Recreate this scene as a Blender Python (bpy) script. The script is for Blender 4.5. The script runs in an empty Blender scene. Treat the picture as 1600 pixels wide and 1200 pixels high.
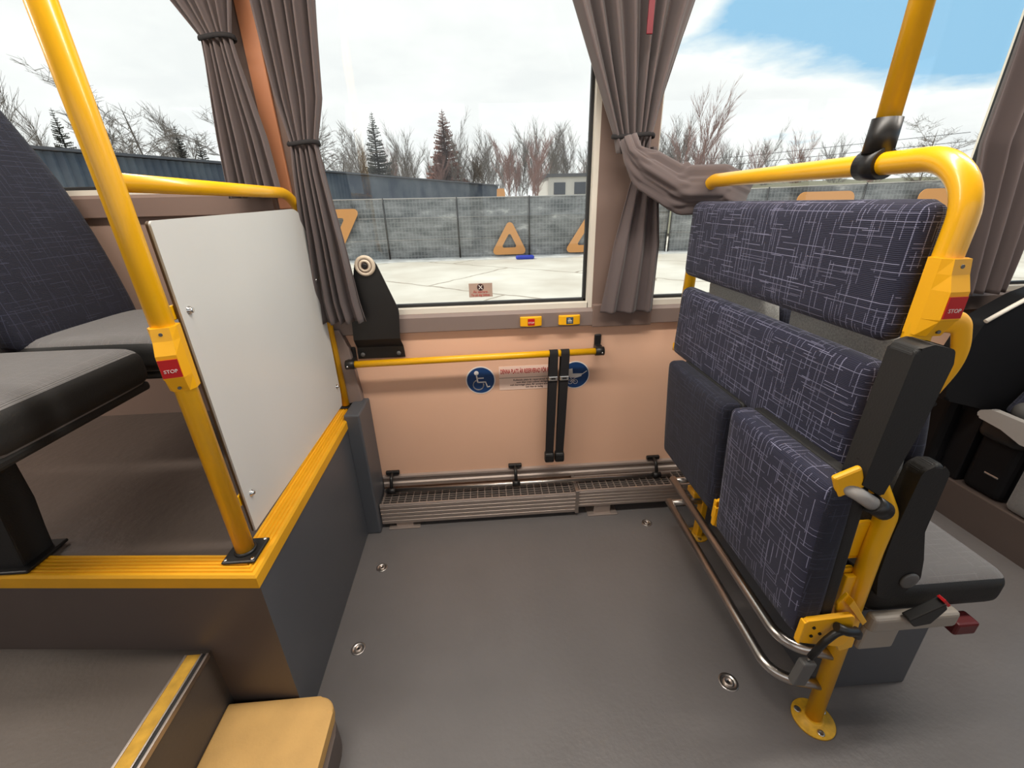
import bpy, bmesh, math, random
from mathutils import Vector, Matrix
random.seed(7)
C = bpy.context.scene
COL = C.collection
PI = math.pi
R = math.radians

# ------------------------------------------------------------------ camera
F_PX, CAM_Z = 659.1, 1.30
YAW, PITCH, ROLL = .05718, .40522, .02608
cam_d = bpy.data.cameras.new('camera'); cam = bpy.data.objects.new('camera', cam_d); COL.objects.link(cam)
cam_d.sensor_width = 36.0; cam_d.sensor_fit = 'HORIZONTAL'; cam_d.lens = F_PX / 1600 * 36
cam_d.clip_start = .02; cam_d.clip_end = 500
_r = Vector((math.cos(YAW), -math.sin(YAW), 0))
_f = Vector((math.sin(YAW) * math.cos(PITCH), math.cos(YAW) * math.cos(PITCH), -math.sin(PITCH)))
_d = _f.cross(_r)
_r2 = math.cos(ROLL) * _r + math.sin(ROLL) * _d
_d2 = -math.sin(ROLL) * _r + math.cos(ROLL) * _d
m3 = Matrix((_r2, -_d2, -_f)).transposed()
cam.matrix_world = Matrix.Translation((0, 0, CAM_Z)) @ m3.to_4x4()
C.camera = cam

# ------------------------------------------------------------------ exposure
C.view_settings.view_transform = 'Standard'
C.view_settings.look = 'None'
C.view_settings.exposure = 0.0
C.view_settings.gamma = 1.0
C.view_settings.use_curve_mapping = False

# ------------------------------------------------------------------ world: cloudy spring sky
SKY_STRENGTH = 1.45
world = bpy.data.worlds.new('world'); C.world = world; world.use_nodes = True
wn = world.node_tree; wn.nodes.clear()
def W(t, **k):
    n = wn.nodes.new(t)
    for a, b in k.items(): setattr(n, a, b)
    return n
tc = W('ShaderNodeTexCoord'); sep = W('ShaderNodeSeparateXYZ'); wn.links.new(tc.outputs['Generated'], sep.inputs[0])
def wm(op, a, b=None, c=None):
    n = W('ShaderNodeMath', operation=op)
    for i, v in enumerate((a, b, c)):
        if v is None: continue
        if isinstance(v, (int, float)): n.inputs[i].default_value = v
        else: wn.links.new(v, n.inputs[i])
    return n.outputs[0]
zc = wm('ADD', wm('MAXIMUM', sep.outputs[2], 0.0), .16)
px = wm('DIVIDE', sep.outputs[0], zc); py = wm('DIVIDE', sep.outputs[1], zc)
comb = W('ShaderNodeCombineXYZ'); wn.links.new(px, comb.inputs[0]); wn.links.new(py, comb.inputs[1])
noi = W('ShaderNodeTexNoise'); noi.inputs['Scale'].default_value = 1.1; noi.inputs['Detail'].default_value = 9; noi.inputs['Roughness'].default_value = .58
wn.links.new(comb.outputs[0], noi.inputs['Vector'])
# clear band of sky towards the front of the bus, clouds elsewhere
nz = wm('SUBTRACT', noi.outputs[0], .5)
lowb = wm('SUBTRACT', .232, wm('MULTIPLY', wm('SUBTRACT', sep.outputs[0], .40), .27))
m1 = wm('MULTIPLY', wm('SUBTRACT', sep.outputs[2], lowb), 9.0)
m2 = wm('MULTIPLY', wm('SUBTRACT', wm('ADD', .285, wm('MULTIPLY', wm('SUBTRACT', sep.outputs[0], .40), .9)), sep.outputs[2]), 9.0)
m3_ = wm('MULTIPLY', wm('SUBTRACT', sep.outputs[0], .33), 5.0)
blue = wm('MINIMUM', wm('MINIMUM', m1, m2), m3_)
blue = wm('SUBTRACT', wm('MAXIMUM', blue, -.35), wm('MULTIPLY', nz, 1.6))
cov = wm('SUBTRACT', .5, blue)
ramp = W('ShaderNodeValToRGB'); wn.links.new(cov, ramp.inputs[0])
ramp.color_ramp.elements[0].position = .28; ramp.color_ramp.elements[0].color = (.25, .46, .65, 1)
ramp.color_ramp.elements[1].position = .50; ramp.color_ramp.elements[1].color = (.60, .68, .73, 1)
e = ramp.color_ramp.elements.new(.62); e.color = (.80, .80, .795, 1)
e = ramp.color_ramp.elements.new(1.0); e.color = (.70, .71, .715, 1)
bg = W('ShaderNodeBackground'); bg.inputs[1].default_value = SKY_STRENGTH
wn.links.new(ramp.outputs[0], bg.inputs[0]); wo = W('ShaderNodeOutputWorld'); wn.links.new(bg.outputs[0], wo.inputs[0])

# ------------------------------------------------------------------ sun (along the bus, high, so none of it enters the side windows)
sd = bpy.data.lights.new('sun', 'SUN'); sd.energy = 2.6; sd.angle = R(1.5); sd.color = (1, .95, .86)
so = bpy.data.objects.new('sun', sd); COL.objects.link(so); so.rotation_euler = (R(-4), R(-42), 0); so.location = (0, 8, 12)

# unseen fill lamps added to brighten the interior; housings are built with the ceiling
FILL_W = 21.0
FILL_LAMPS = [(-2.3, .8), (-.95, .8), (.35, .8), (1.65, .8)]
for i, (x, y) in enumerate(FILL_LAMPS):
    l = bpy.data.lights.new('fill_light', 'AREA'); l.shape = 'RECTANGLE'; l.size = 1.1; l.size_y = .14; l.energy = FILL_W; l.color = (1, .93, .84)
    o = bpy.data.objects.new('fill_light', l); COL.objects.link(o); o.location = (x, y, 2.245)

# ------------------------------------------------------------------ materials
MAT = {}
def nodes(name):
    m = bpy.data.materials.new(name); m.use_nodes = True
    return m, m.node_tree, m.node_tree.nodes['Principled BSDF']
def mat(name, col, rough=.5, metal=0, noise=0, nscale=30, bump=0, bscale=200, coat=0, spec=.5, sheen=0, ndetail=4):
    m, t, b = nodes(name)
    b.inputs['Base Color'].default_value = (*col, 1); b.inputs['Roughness'].default_value = rough; b.inputs['Metallic'].default_value = metal
    b.inputs['Specular IOR Level'].default_value = spec
    if coat: b.inputs['Coat Weight'].default_value = coat; b.inputs['Coat Roughness'].default_value = .12
    if sheen: b.inputs['Sheen Weight'].default_value = sheen; b.inputs['Sheen Roughness'].default_value = .5
    tcn = t.nodes.new('ShaderNodeTexCoord')
    if noise:
        n = t.nodes.new('ShaderNodeTexNoise'); n.inputs['Scale'].default_value = nscale; n.inputs['Detail'].default_value = ndetail
        t.links.new(tcn.outputs['Object'], n.inputs['Vector'])
        mx = t.nodes.new('ShaderNodeMix'); mx.data_type = 'RGBA'
        mx.inputs[6].default_value = (*[c * (1 - noise) for c in col], 1); mx.inputs[7].default_value = (*[min(1, c * (1 + noise)) for c in col], 1)
        t.links.new(n.outputs[0], mx.inputs[0]); t.links.new(mx.outputs[2], b.inputs['Base Color'])
    if bump:
        n = t.nodes.new('ShaderNodeTexNoise'); n.inputs['Scale'].default_value = bscale; n.inputs['Detail'].default_value = 3
        t.links.new(tcn.outputs['Object'], n.inputs['Vector'])
        bp = t.nodes.new('ShaderNodeBump'); bp.inputs['Strength'].default_value = bump; bp.inputs['Distance'].default_value = .002
        t.links.new(n.outputs[0], bp.inputs['Height']); t.links.new(bp.outputs[0], b.inputs['Normal'])
    MAT[name] = m
    return m
mat('yellow_paint', (.86, .44, .004), .32, noise=.10, nscale=9, coat=.35)
mat('yellow_plastic', (.90, .44, .006), .38)
mat('yellow_worn', (.72, .38, .02), .5, noise=.5, nscale=60)
mat('nosing_yellow', (.78, .38, .01), .5, noise=.12, nscale=18)
mat('white_panel', (.68, .68, .655), .32, noise=.03, nscale=3)
mat('panel_edge', (.10, .055, .02), .6)
mat('steel', (.55, .52, .49), .28, 1, noise=.12, nscale=40)
mat('chrome', (.75, .74, .72), .18, 1)
mat('aluminium', (.50, .44, .40), .42, 1, noise=.08, nscale=12)
mat('aluminium_paint', (.42, .35, .31), .45, .6, noise=.1, nscale=14)
mat('black_plastic', (.010, .0095, .0095), .42)
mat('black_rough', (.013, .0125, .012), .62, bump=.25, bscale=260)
mat('black_webbing', (.012, .010, .011), .85, bump=.5, bscale=500)
mat('black_deep', (.004, .004, .005), .6, spec=.25)
mat('dark_void', (.006, .005, .005), .9)
mat('arm_grey', (.36, .34, .32), .4)
mat('grey_plastic', (.10, .098, .095), .45)
mat('light_plastic', (.30, .265, .225), .45)
mat('wall_panel', (.80, .49, .335), .52, noise=.05, nscale=2.5)
mat('wall_brown', (.20, .135, .11), .55, noise=.06, nscale=4)
mat('wall_dark', (.30, .20, .155), .6, noise=.06, nscale=4)
mat('sill_grey', (.22, .165, .145), .5, noise=.05, nscale=5)
mat('cream_trim', (.72, .67, .58), .45)
mat('orange_trim', (.62, .26, .13), .5)
mat('rubber_seal', (.012, .012, .013), .55)
mat('lino_grey', (.150, .140, .138), .36, noise=.14, nscale=5, bump=.35, bscale=70)
mat('lino_brown', (.095, .075, .064), .30, noise=.16, nscale=6, bump=.8, bscale=38, coat=.5)
mat('vinyl_side', (.080, .086, .098), .42, noise=.1, nscale=4)
mat('vinyl_front', (.105, .080, .070), .45, noise=.12, nscale=5)
mat('landing_lino', (.090, .073, .062), .5, noise=.1, nscale=8, bump=.3, bscale=90)
mat('tan_grip', (.60, .36, .12), .75, noise=.16, nscale=14, bump=.5, bscale=160)
mat('grit_yellow', (.50, .28, .03), .8, noise=.5, nscale=40, bump=.4, bscale=300)
mat('beige_plastic', (.62, .52, .40), .4)
mat('grey_carpet', (.40, .39, .36), .95, noise=.55, nscale=260, bump=1, bscale=420)
mat('brown_carpet', (.14, .09, .065), .95, noise=.5, nscale=300, bump=1, bscale=420)
mat('seat_grey', (.20, .195, .19), .85, noise=.25, nscale=160, bump=.5, bscale=500, sheen=.3)
mat('ceiling_white', (.62, .58, .54), .6)
mat('red_plastic', (.50, .008, .012), .35)
mat('dark_red', (.10, .008, .010), .4)
mat('sticker_blue', (.006, .045, .16), .4)
mat('sticker_white', (.80, .76, .72), .45)
mat('sticker_pink', (.92, .68, .56), .45)
mat('sticker_tan', (.42, .30, .24), .5)
mat('print_red', (.45, .02, .02), .5)
mat('print_dark', (.05, .02, .02), .5)
mat('button_blue', (.03, .07, .12), .4)
mat('blue_bag', (.02, .05, .45), .5)
mat('orange_print', (.66, .31, .10), .6)
mat('red_cord', (.15, .003, .012), .5)
mat('tree_bark', (.15, .128, .108), .95, noise=.3, nscale=2)
mat('tree_bark_pink', (.27, .15, .125), .95, noise=.2, nscale=2)
mat('spruce_needles', (.085, .085, .07), .95, noise=.4, nscale=1.5)
mat('spruce_brown', (.20, .085, .06), .95, noise=.4, nscale=1.5)
mat('building_render', (.62, .60, .56), .8)
mat('building_roof', (.10, .10, .11), .8)
mat('building_glass', (.04, .05, .07), .15)
mat('snow_dirty', (.62, .62, .60), .9, noise=.4, nscale=3)
mat('rock_grey', (.16, .165, .17), .95, noise=.5, nscale=2)
mat('hill_scrub', (.20, .19, .12), .95, noise=.45, nscale=.35)
mat('cable', (.05, .05, .06), .7)

def M(name): return MAT[name]

def curtain_mat():
    m, t, b = nodes('curtain_fabric')
    b.inputs['Base Color'].default_value = (.130, .100, .098, 1); b.inputs['Roughness'].default_value = .9
    b.inputs['Sheen Weight'].default_value = .25
    tr = t.nodes.new('ShaderNodeBsdfTranslucent'); tr.inputs[0].default_value = (.20, .14, .12, 1)
    mx = t.nodes.new('ShaderNodeMixShader'); mx.inputs[0].default_value = .16
    t.links.new(b.outputs[0], mx.inputs[1]); t.links.new(tr.outputs[0], mx.inputs[2])
    t.links.new(mx.outputs[0], t.nodes['Material Output'].inputs[0])
    MAT['curtain'] = m
curtain_mat()

def glass_mat():
    m = bpy.data.materials.new('window_glass'); m.use_nodes = True; t = m.node_tree; t.nodes.clear()
    o = t.nodes.new('ShaderNodeOutputMaterial'); tr = t.nodes.new('ShaderNodeBsdfTransparent'); tr.inputs[0].default_value = (.97, .985, .975, 1)
    gl = t.nodes.new('ShaderNodeBsdfGlossy'); gl.inputs['Roughness'].default_value = .0
    lw = t.nodes.new('ShaderNodeLayerWeight'); lw.inputs[0].default_value = .5
    pw = t.nodes.new('ShaderNodeMath'); pw.operation = 'POWER'; pw.inputs[1].default_value = 5; t.links.new(lw.outputs['Facing'], pw.inputs[0])
    fr = t.nodes.new('ShaderNodeMath'); fr.operation = 'MULTIPLY_ADD'; fr.inputs[1].default_value = .95; fr.inputs[2].default_value = .03; t.links.new(pw.outputs[0], fr.inputs[0])
    mx = t.nodes.new('ShaderNodeMixShader'); t.links.new(fr.outputs[0], mx.inputs[0]); t.links.new(tr.outputs[0], mx.inputs[1]); t.links.new(gl.outputs[0], mx.inputs[2])
    t.links.new(mx.outputs[0], o.inputs[0]); MAT['glass'] = m
glass_mat()

def fabric_mat(name, base, line, iu, iv, s=.0135, amount=.52, rib=.22, sheen=.25):
    """moquette: ribbed dark cloth with short pale dashes crossing each other"""
    m, t, b = nodes(name)
    L = t.links
    def N(ty, **k):
        n = t.nodes.new(ty)
        for a, v in k.items(): setattr(n, a, v)
        return n
    def mth(op, a, b_=None, c=None):
        n = N('ShaderNodeMath', operation=op)
        for i, v in enumerate((a, b_, c)):
            if v is None: continue
            if isinstance(v, (int, float)): n.inputs[i].default_value = v
            else: L.new(v, n.inputs[i])
        return n.outputs[0]
    tcn = N('ShaderNodeTexCoord'); sp = N('ShaderNodeSeparateXYZ'); L.new(tcn.outputs['Object'], sp.inputs[0])
    ax3 = 3 - iu - iv
    gn = N('ShaderNodeNewGeometry'); sn = N('ShaderNodeSeparateXYZ'); L.new(gn.outputs['Normal'], sn.inputs[0])
    def pick(i):   # on faces turned along the i axis the cloth runs along the third axis instead
        k = mth('GREATER_THAN', mth('ABSOLUTE', sn.outputs[i]), .72)
        return mth('ADD', mth('MULTIPLY', sp.outputs[i], mth('SUBTRACT', 1, k)), mth('MULTIPLY', sp.outputs[ax3], k))
    u, v = pick(iu), pick(iv)
    def white(a, b_, seed):
        c = N('ShaderNodeCombineXYZ'); L.new(a, c.inputs[0]); L.new(b_, c.inputs[1]); c.inputs[2].default_value = seed
        w = N('ShaderNodeTexWhiteNoise', noise_dimensions='3D'); L.new(c.outputs[0], w.inputs['Vector']); return w.outputs[0]
    def dash(a, b_, s, ln, w, seed, th):
        r = mth('DIVIDE', b_, s); row = mth('FLOOR', r); fr = mth('SUBTRACT', r, row)
        line_ = mth('LESS_THAN', fr, w)
        off = white(row, row, seed)
        cell = mth('FLOOR', mth('ADD', mth('DIVIDE', a, ln), mth('MULTIPLY', off, 9)))
        on = mth('GREATER_THAN', white(cell, row, seed + 3.3), th)
        return mth('MULTIPLY', line_, on)
    d = mth('MAXIMUM', dash(u, v, s, .062, .105, 1.1, 1 - amount), dash(v, u, s * 1.05, .058, .105, 5.7, 1 - amount))
    d = mth('MAXIMUM', d, dash(v, u, s * .62, .031, .15, 8.2, .84))
    d = mth('MAXIMUM', d, dash(u, v, s * .62, .036, .15, 12.2, .88))
    # stitched look: the pale thread breaks up
    rb = mth('SINE', mth('MULTIPLY', v, 2 * PI / .0032)); ru = mth('SINE', mth('MULTIPLY', u, 2 * PI / .0032))
    st = mth('MULTIPLY_ADD', mth('MULTIPLY', rb, ru), .0, .85)
    nn = N('ShaderNodeTexNoise'); nn.inputs['Scale'].default_value = 16; L.new(tcn.outputs['Object'], nn.inputs['Vector'])
    fac = mth('MULTIPLY', mth('MULTIPLY', d, st), mth('MULTIPLY_ADD', nn.outputs[0], 1.2, .25))
    fac = mth('MINIMUM', fac, 1.0)
    mx = N('ShaderNodeMix', data_type='RGBA'); mx.inputs[6].default_value = (*base, 1); mx.inputs[7].default_value = (*line, 1)
    L.new(fac, mx.inputs[0])
    dk = N('ShaderNodeMix', data_type='RGBA', blend_type='MULTIPLY'); dk.inputs[0].default_value = 1
    g = mth('MULTIPLY_ADD', rb, rib, 1 - rib * .5); cg = N('ShaderNodeCombineColor'); [L.new(g, cg.inputs[i]) for i in range(3)]
    L.new(mx.outputs[2], dk.inputs[6]); L.new(cg.outputs[0], dk.inputs[7]); L.new(dk.outputs[2], b.inputs['Base Color'])
    b.inputs['Roughness'].default_value = .85; b.inputs['Sheen Weight'].default_value = sheen
    bp = N('ShaderNodeBump'); bp.inputs['Strength'].default_value = .35; bp.inputs['Distance'].default_value = .0012
    L.new(rb, bp.inputs['Height']); L.new(bp.outputs[0], b.inputs['Normal'])
    MAT[name] = m
fabric_mat('moquette', (.018, .019, .046), (.27, .27, .40), 1, 2, amount=.46, sheen=.08)
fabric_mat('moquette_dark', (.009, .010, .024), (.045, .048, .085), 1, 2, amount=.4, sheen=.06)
fabric_mat('moquette_seat', (.150, .142, .140), (.20, .19, .19), 1, 0, amount=.30, rib=.3)

def net_mat():
    m, t, b = nodes('fence_net')
    tcn = t.nodes.new('ShaderNodeTexCoord'); mp = t.nodes.new('ShaderNodeMapping'); mp.inputs['Scale'].default_value = (.8, 1, 2.0)
    t.links.new(tcn.outputs['Object'], mp.inputs[0])
    n = t.nodes.new('ShaderNodeTexNoise'); n.inputs['Scale'].default_value = 1.3; n.inputs['Detail'].default_value = 9; n.inputs['Roughness'].default_value = .68
    t.links.new(mp.outputs[0], n.inputs['Vector'])
    r = t.nodes.new('ShaderNodeValToRGB'); e0, e1 = r.color_ramp.elements
    e0.position = .38; e0.color = (.085, .095, .10, 1); e1.position = .60; e1.color = (.25, .26, .265, 1)
    x = r.color_ramp.elements.new(.68); x.color = (.50, .51, .50, 1)
    t.links.new(n.outputs[0], r.inputs[0])
    sw = t.nodes.new('ShaderNodeMapping'); sw.inputs['Rotation'].default_value = (R(-90), 0, 0); t.links.new(tcn.outputs['Object'], sw.inputs[0])
    bk = t.nodes.new('ShaderNodeTexBrick'); bk.offset = 0; bk.inputs['Scale'].default_value = 1; bk.inputs['Mortar Size'].default_value = .010; bk.inputs['Brick Width'].default_value = .11; bk.inputs['Row Height'].default_value = .15
    t.links.new(sw.outputs[0], bk.inputs['Vector'])
    fm = t.nodes.new('ShaderNodeMath'); fm.operation = 'MULTIPLY'; fm.inputs[1].default_value = .30; t.links.new(bk.outputs['Fac'], fm.inputs[0])
    mx = t.nodes.new('ShaderNodeMix'); mx.data_type = 'RGBA'; t.links.new(fm.outputs[0], mx.inputs[0]); t.links.new(r.outputs[0], mx.inputs[6]); mx.inputs[7].default_value = (.42, .44, .45, 1)
    t.links.new(mx.outputs[2], b.inputs['Base Color']); b.inputs['Roughness'].default_value = .9
    MAT['net'] = m
    m, t, b = nodes('clad_wall')
    tcn = t.nodes.new('ShaderNodeTexCoord'); n = t.nodes.new('ShaderNodeTexNoise'); n.inputs['Scale'].default_value = .8; n.inputs['Detail'].default_value = 8
    t.links.new(tcn.outputs['Object'], n.inputs['Vector'])
    r = t.nodes.new('ShaderNodeValToRGB'); e0, e1 = r.color_ramp.elements
    e0.position = .35; e0.color = (.062, .080, .112, 1); e1.position = .75; e1.color = (.17, .19, .21, 1)
    t.links.new(n.outputs[0], r.inputs[0]); t.links.new(r.outputs[0], b.inputs['Base Color']); b.inputs['Roughness'].default_value = .8
    MAT['clad'] = m
    # concrete slabs of the yard with joints
    m, t, b = nodes('yard_concrete')
    tcn = t.nodes.new('ShaderNodeTexCoord')
    n = t.nodes.new('ShaderNodeTexNoise'); n.inputs['Scale'].default_value = .7; n.inputs['Detail'].default_value = 8; t.links.new(tcn.outputs['Object'], n.inputs['Vector'])
    r = t.nodes.new('ShaderNodeValToRGB'); e0, e1 = r.color_ramp.elements
    e0.position = .3; e0.color = (.56, .51, .43, 1); e1.position = .7; e1.color = (.76, .73, .65, 1)
    t.links.new(n.outputs[0], r.inputs[0])
    mp = t.nodes.new('ShaderNodeMapping'); mp.inputs['Rotation'].default_value = (0, 0, R(38)); t.links.new(tcn.outputs['Object'], mp.inputs[0])
    n2 = t.nodes.new('ShaderNodeTexNoise'); n2.inputs['Scale'].default_value = 1.5; t.links.new(tcn.outputs['Object'], n2.inputs['Vector'])
    va = t.nodes.new('ShaderNodeVectorMath'); va.operation = 'MULTIPLY_ADD'; va.inputs[1].default_value = (.35, .35, 0)
    t.links.new(n2.outputs[1], va.inputs[0]); t.links.new(mp.outputs[0], va.inputs[2])
    br = t.nodes.new('ShaderNodeTexBrick'); br.inputs['Scale'].default_value = 1; br.inputs['Mortar Size'].default_value = .035
    br.inputs['Brick Width'].default_value = 4.2; br.inputs['Row Height'].default_value = 3.2
    t.links.new(va.outputs[0], br.inputs['Vector'])
    mx = t.nodes.new('ShaderNodeMix'); mx.data_type = 'RGBA'; t.links.new(br.outputs['Fac'], mx.inputs[0]); t.links.new(r.outputs[0], mx.inputs[6]); mx.inputs[7].default_value = (.36, .31, .25, 1)
    t.links.new(mx.outputs[2], b.inputs['Base Color']); b.inputs['Roughness'].default_value = .9
    MAT['yard'] = m
    m = bpy.data.materials.new('fill_diffuser'); m.use_nodes = True; t = m.node_tree; b = t.nodes['Principled BSDF']
    b.inputs['Base Color'].default_value = (.9, .88, .84, 1); b.inputs['Emission Color'].default_value = (1, .93, .84, 1); b.inputs['Emission Strength'].default_value = 1.0  # glowing panel of the added fill lamps
    MAT['fill_glow'] = m
net_mat()

# ------------------------------------------------------------------ mesh helpers
def V(*a): return Vector(a)
def NB(): return bmesh.new()
def add_box(bm, lo, hi, bev=0, seg=2, rot=None, piv=None):
    lo = Vector(lo); hi = Vector(hi); c = (lo + hi) / 2; s = hi - lo
    t = bmesh.ops.create_cube(bm, size=1)['verts']
    for v in t: v.co = Vector((v.co.x * s.x, v.co.y * s.y, v.co.z * s.z)) + c
    if bev:
        es = list({e for v in t for e in v.link_edges})
        r = bmesh.ops.bevel(bm, geom=es, offset=bev, segments=seg, affect='EDGES', profile=.5)
        t = [v for v in set(r['verts']) | set(x for x in t if x.is_valid)]
    if rot:
        piv = Vector(piv) if piv else c
        bmesh.ops.rotate(bm, verts=[v for v in t if v.is_valid], cent=piv, matrix=rot)
    return t
def fillet(pts, rad, seg=8):
    pts = [Vector(p) for p in pts]; out = [pts[0]]
    for i in range(1, len(pts) - 1):
        a, b, c = pts[i - 1], pts[i], pts[i + 1]
        r = rad[i] if isinstance(rad, dict) and i in rad else (rad if not isinstance(rad, dict) else 0)
        if r <= 0: out.append(b); continue
        u = (a - b).normalized(); w = (c - b).normalized(); ang = u.angle(w)
        d = min(r / math.tan(ang / 2), (a - b).length * .49, (c - b).length * .49); rr = d * math.tan(ang / 2)
        ctr = b + (u + w).normalized() * (rr / math.sin(ang / 2)); p0 = b + u * d; p1 = b + w * d
        v0 = p0 - ctr; v1 = p1 - ctr; th = v0.angle(v1)
        for k in range(seg + 1):
            s = k / seg; out.append(ctr + (v0 * math.sin((1 - s) * th) + v1 * math.sin(s * th)) / math.sin(th))
    out.append(pts[-1]); return out
def add_tube(bm, path, r, n=16, cap=True, sx=1, sy=1, up=None):
    path = [Vector(p) for p in path]
    N_ = len(path); rs = r if isinstance(r, (list, tuple)) else [r] * N_
    tang = []
    for i in range(N_):
        a = path[max(i - 1, 0)]; b = path[min(i + 1, N_ - 1)]; tang.append((b - a).normalized())
    nrm = Vector(up) if up else (Vector((0, 0, 1)) if abs(tang[0].z) < .9 else Vector((1, 0, 0)))
    rings = []
    for i in range(N_):
        t = tang[i]; nrm = (nrm - t * nrm.dot(t)).normalized(); bn = t.cross(nrm)
        rings.append([bm.verts.new(path[i] + (nrm * math.cos(2 * PI * k / n) * sx + bn * math.sin(2 * PI * k / n) * sy) * rs[i]) for k in range(n)])
    for i in range(N_ - 1):
        for k in range(n):
            f = bm.faces.new((rings[i][k], rings[i][(k + 1) % n], rings[i + 1][(k + 1) % n], rings[i + 1][k])); f.smooth = True
    if cap:
        bm.faces.new(list(reversed(rings[0]))); bm.faces.new(rings[-1])
    return rings
def add_cyl(bm, a, b, r, n=24, r2=None):
    return add_tube(bm, [a, b], [r, r if r2 is None else r2], n)
def add_lathe(bm, c, prof, axis='z', n=32):
    """prof: (radius, height) pairs"""
    c = Vector(c); rings = []
    for (rad, h) in prof:
        rg = []
        for k in range(n):
            a = 2 * PI * k / n; x, y = rad * math.cos(a), rad * math.sin(a)
            p = {'z': (x, y, h), 'y': (x, -h, y), 'x': (h, x, y)}[axis]
            rg.append(bm.verts.new(c + Vector(p)))
        rings.append(rg)
    for i in range(len(rings) - 1):
        for k in range(n):
            f = bm.faces.new((rings[i][k], rings[i][(k + 1) % n], rings[i + 1][(k + 1) % n], rings[i + 1][k])); f.smooth = True
    bm.faces.new(rings[-1]); bm.faces.new(list(reversed(rings[0])))
def add_prism(bm, poly, axis, a, b, bev=0, seg=2):
    """poly: 2D points in the plane normal to axis; extruded from a to b along axis"""
    def P(p, h): return {'x': (h, p[0], p[1]), 'y': (p[0], h, p[1]), 'z': (p[0], p[1], h)}[axis]
    A = [bm.verts.new(P(p, a)) for p in poly]; B = [bm.verts.new(P(p, b)) for p in poly]
    fs = [bm.faces.new(A), bm.faces.new(list(reversed(B)))]
    for i in range(len(poly)):
        j = (i + 1) % len(poly); fs.append(bm.faces.new((A[j], A[i], B[i], B[j])))
    if bev:
        es = list({e for f in fs for e in f.edges})
        bmesh.ops.bevel(bm, geom=es, offset=bev, segments=seg, affect='EDGES', profile=.5)
def round_poly(pts, r, seg=6):
    """closed 2D polygon with rounded corners"""
    out = []; n = len(pts)
    for i in range(n):
        a, b, c = Vector(pts[i - 1]), Vector(pts[i]), Vector(pts[(i + 1) % n])
        rr = r[i] if isinstance(r, (list, tuple)) else r
        if rr <= 0: out.append(tuple(b)); continue
        u = (a - b).normalized(); w = (c - b).normalized(); ang = u.angle(w)
        d = min(rr / math.tan(ang / 2), (a - b).length * .49, (c - b).length * .49); q = d * math.tan(ang / 2)
        ctr = b + (u + w).normalized() * (q / math.sin(ang / 2)); v0 = b + u * d - ctr; v1 = b + w * d - ctr; th = v0.angle(v1)
        for k in range(seg + 1):
            s = k / seg; p = ctr + (v0 * math.sin((1 - s) * th) + v1 * math.sin(s * th)) / math.sin(th); out.append((p.x, p.y))
    return out
def disc(c, r, n=32): return [(c[0] + r * math.cos(2 * PI * k / n), c[1] + r * math.sin(2 * PI * k / n)) for k in range(n)]
def add_cushion(bm, lo, hi, bulge=.012, e=.22, nx=14, axis=None, fr=None):
    """upholstered block: superellipsoid-like box, soft edges; lo/hi are its bounds; fr maps a point to its final place"""
    lo = Vector(lo); hi = Vector(hi); c = (lo + hi) / 2; h = (hi - lo) / 2; rad = e
    g = bmesh.new(); bmesh.ops.create_cube(g, size=2); bmesh.ops.subdivide_edges(g, edges=g.edges[:], cuts=nx, use_grid_fill=True)
    # rounded box by clamping to an inner box
    rr = min(h) * e if e < 1 else min(h)
    inner = Vector((h.x - rr, h.y - rr, h.z - rr))
    def remap(t, hh, rr):   # denser near the edge
        s = math.sin(t * PI / 2); s = s * .55 + t * .45; return s * hh
    mp = {}
    for v in g.verts:
        p = Vector([remap(v.co[i], h[i], rr) for i in range(3)])
        q = Vector([max(-inner[i], min(inner[i], p[i])) for i in range(3)])
        d = p - q
        if d.length > 1e-9: p = q + d.normalized() * rr if (d.length > rr * .999) else p
        if axis is not None:
            o = [i for i in range(3) if i != axis]
            k = (1 - (p[o[0]] / h[o[0]]) ** 4) * (1 - (p[o[1]] / h[o[1]]) ** 4)
            p[axis] += (1 if p[axis] > 0 else -1) * bulge * max(0, k)
        p = p + c
        if fr: p = Vector(fr(p))
        mp[v] = bm.verts.new(p)
    for f in g.faces:
        nf = bm.faces.new([mp[v] for v in f.verts]); nf.smooth = True
    g.free()
def wpos(o):
    p = o.location.copy()
    while o.parent: o = o.parent; p += o.location
    return p
def obj(name, bm, m, parent=None, label=None, smooth=None):
    me = bpy.data.meshes.new(name)
    bmesh.ops.recalc_face_normals(bm, faces=bm.faces[:])
    if parent is None:
        if bm.verts:
            xs = [v.co.x for v in bm.verts]; ys = [v.co.y for v in bm.verts]; zs = [v.co.z for v in bm.verts]
            org = Vector(((min(xs) + max(xs)) / 2, (min(ys) + max(ys)) / 2, min(zs)))
        else: org = Vector()
        off = org; base = org
    else: base = wpos(parent); off = base; org = Vector()
    for v in bm.verts: v.co -= off
    if smooth is not None:
        for f in bm.faces: f.smooth = smooth
    bm.to_mesh(me); bm.free()
    o = bpy.data.objects.new(name, me); COL.objects.link(o)
    if parent is None: o.location = org
    else: o.parent = parent
    me.materials.append(M(m) if isinstance(m, str) else m)
    if label: o['label'] = label
    return o
def tag(o, label, cat, group=None, kind=None):
    o['label'] = label; o['category'] = cat
    if group: o['group'] = group
    if kind: o['kind'] = kind
    return o
def thing(name, label, cat, loc=(0, 0, 0), group=None):
    o = bpy.data.objects.new(name, None); COL.objects.link(o); o.location = loc; o.empty_display_size = .05
    return tag(o, label, cat, group)
def struct(name, bm, m, parent=None):
    o = obj(name, bm, m, parent)
    if parent is None: o['kind'] = 'structure'
    return o
def copy_tree(o, parent=None):
    c = o.copy(); COL.objects.link(c); c.parent = parent
    for ch in list(o.children): copy_tree(ch, c)
    return c
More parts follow.
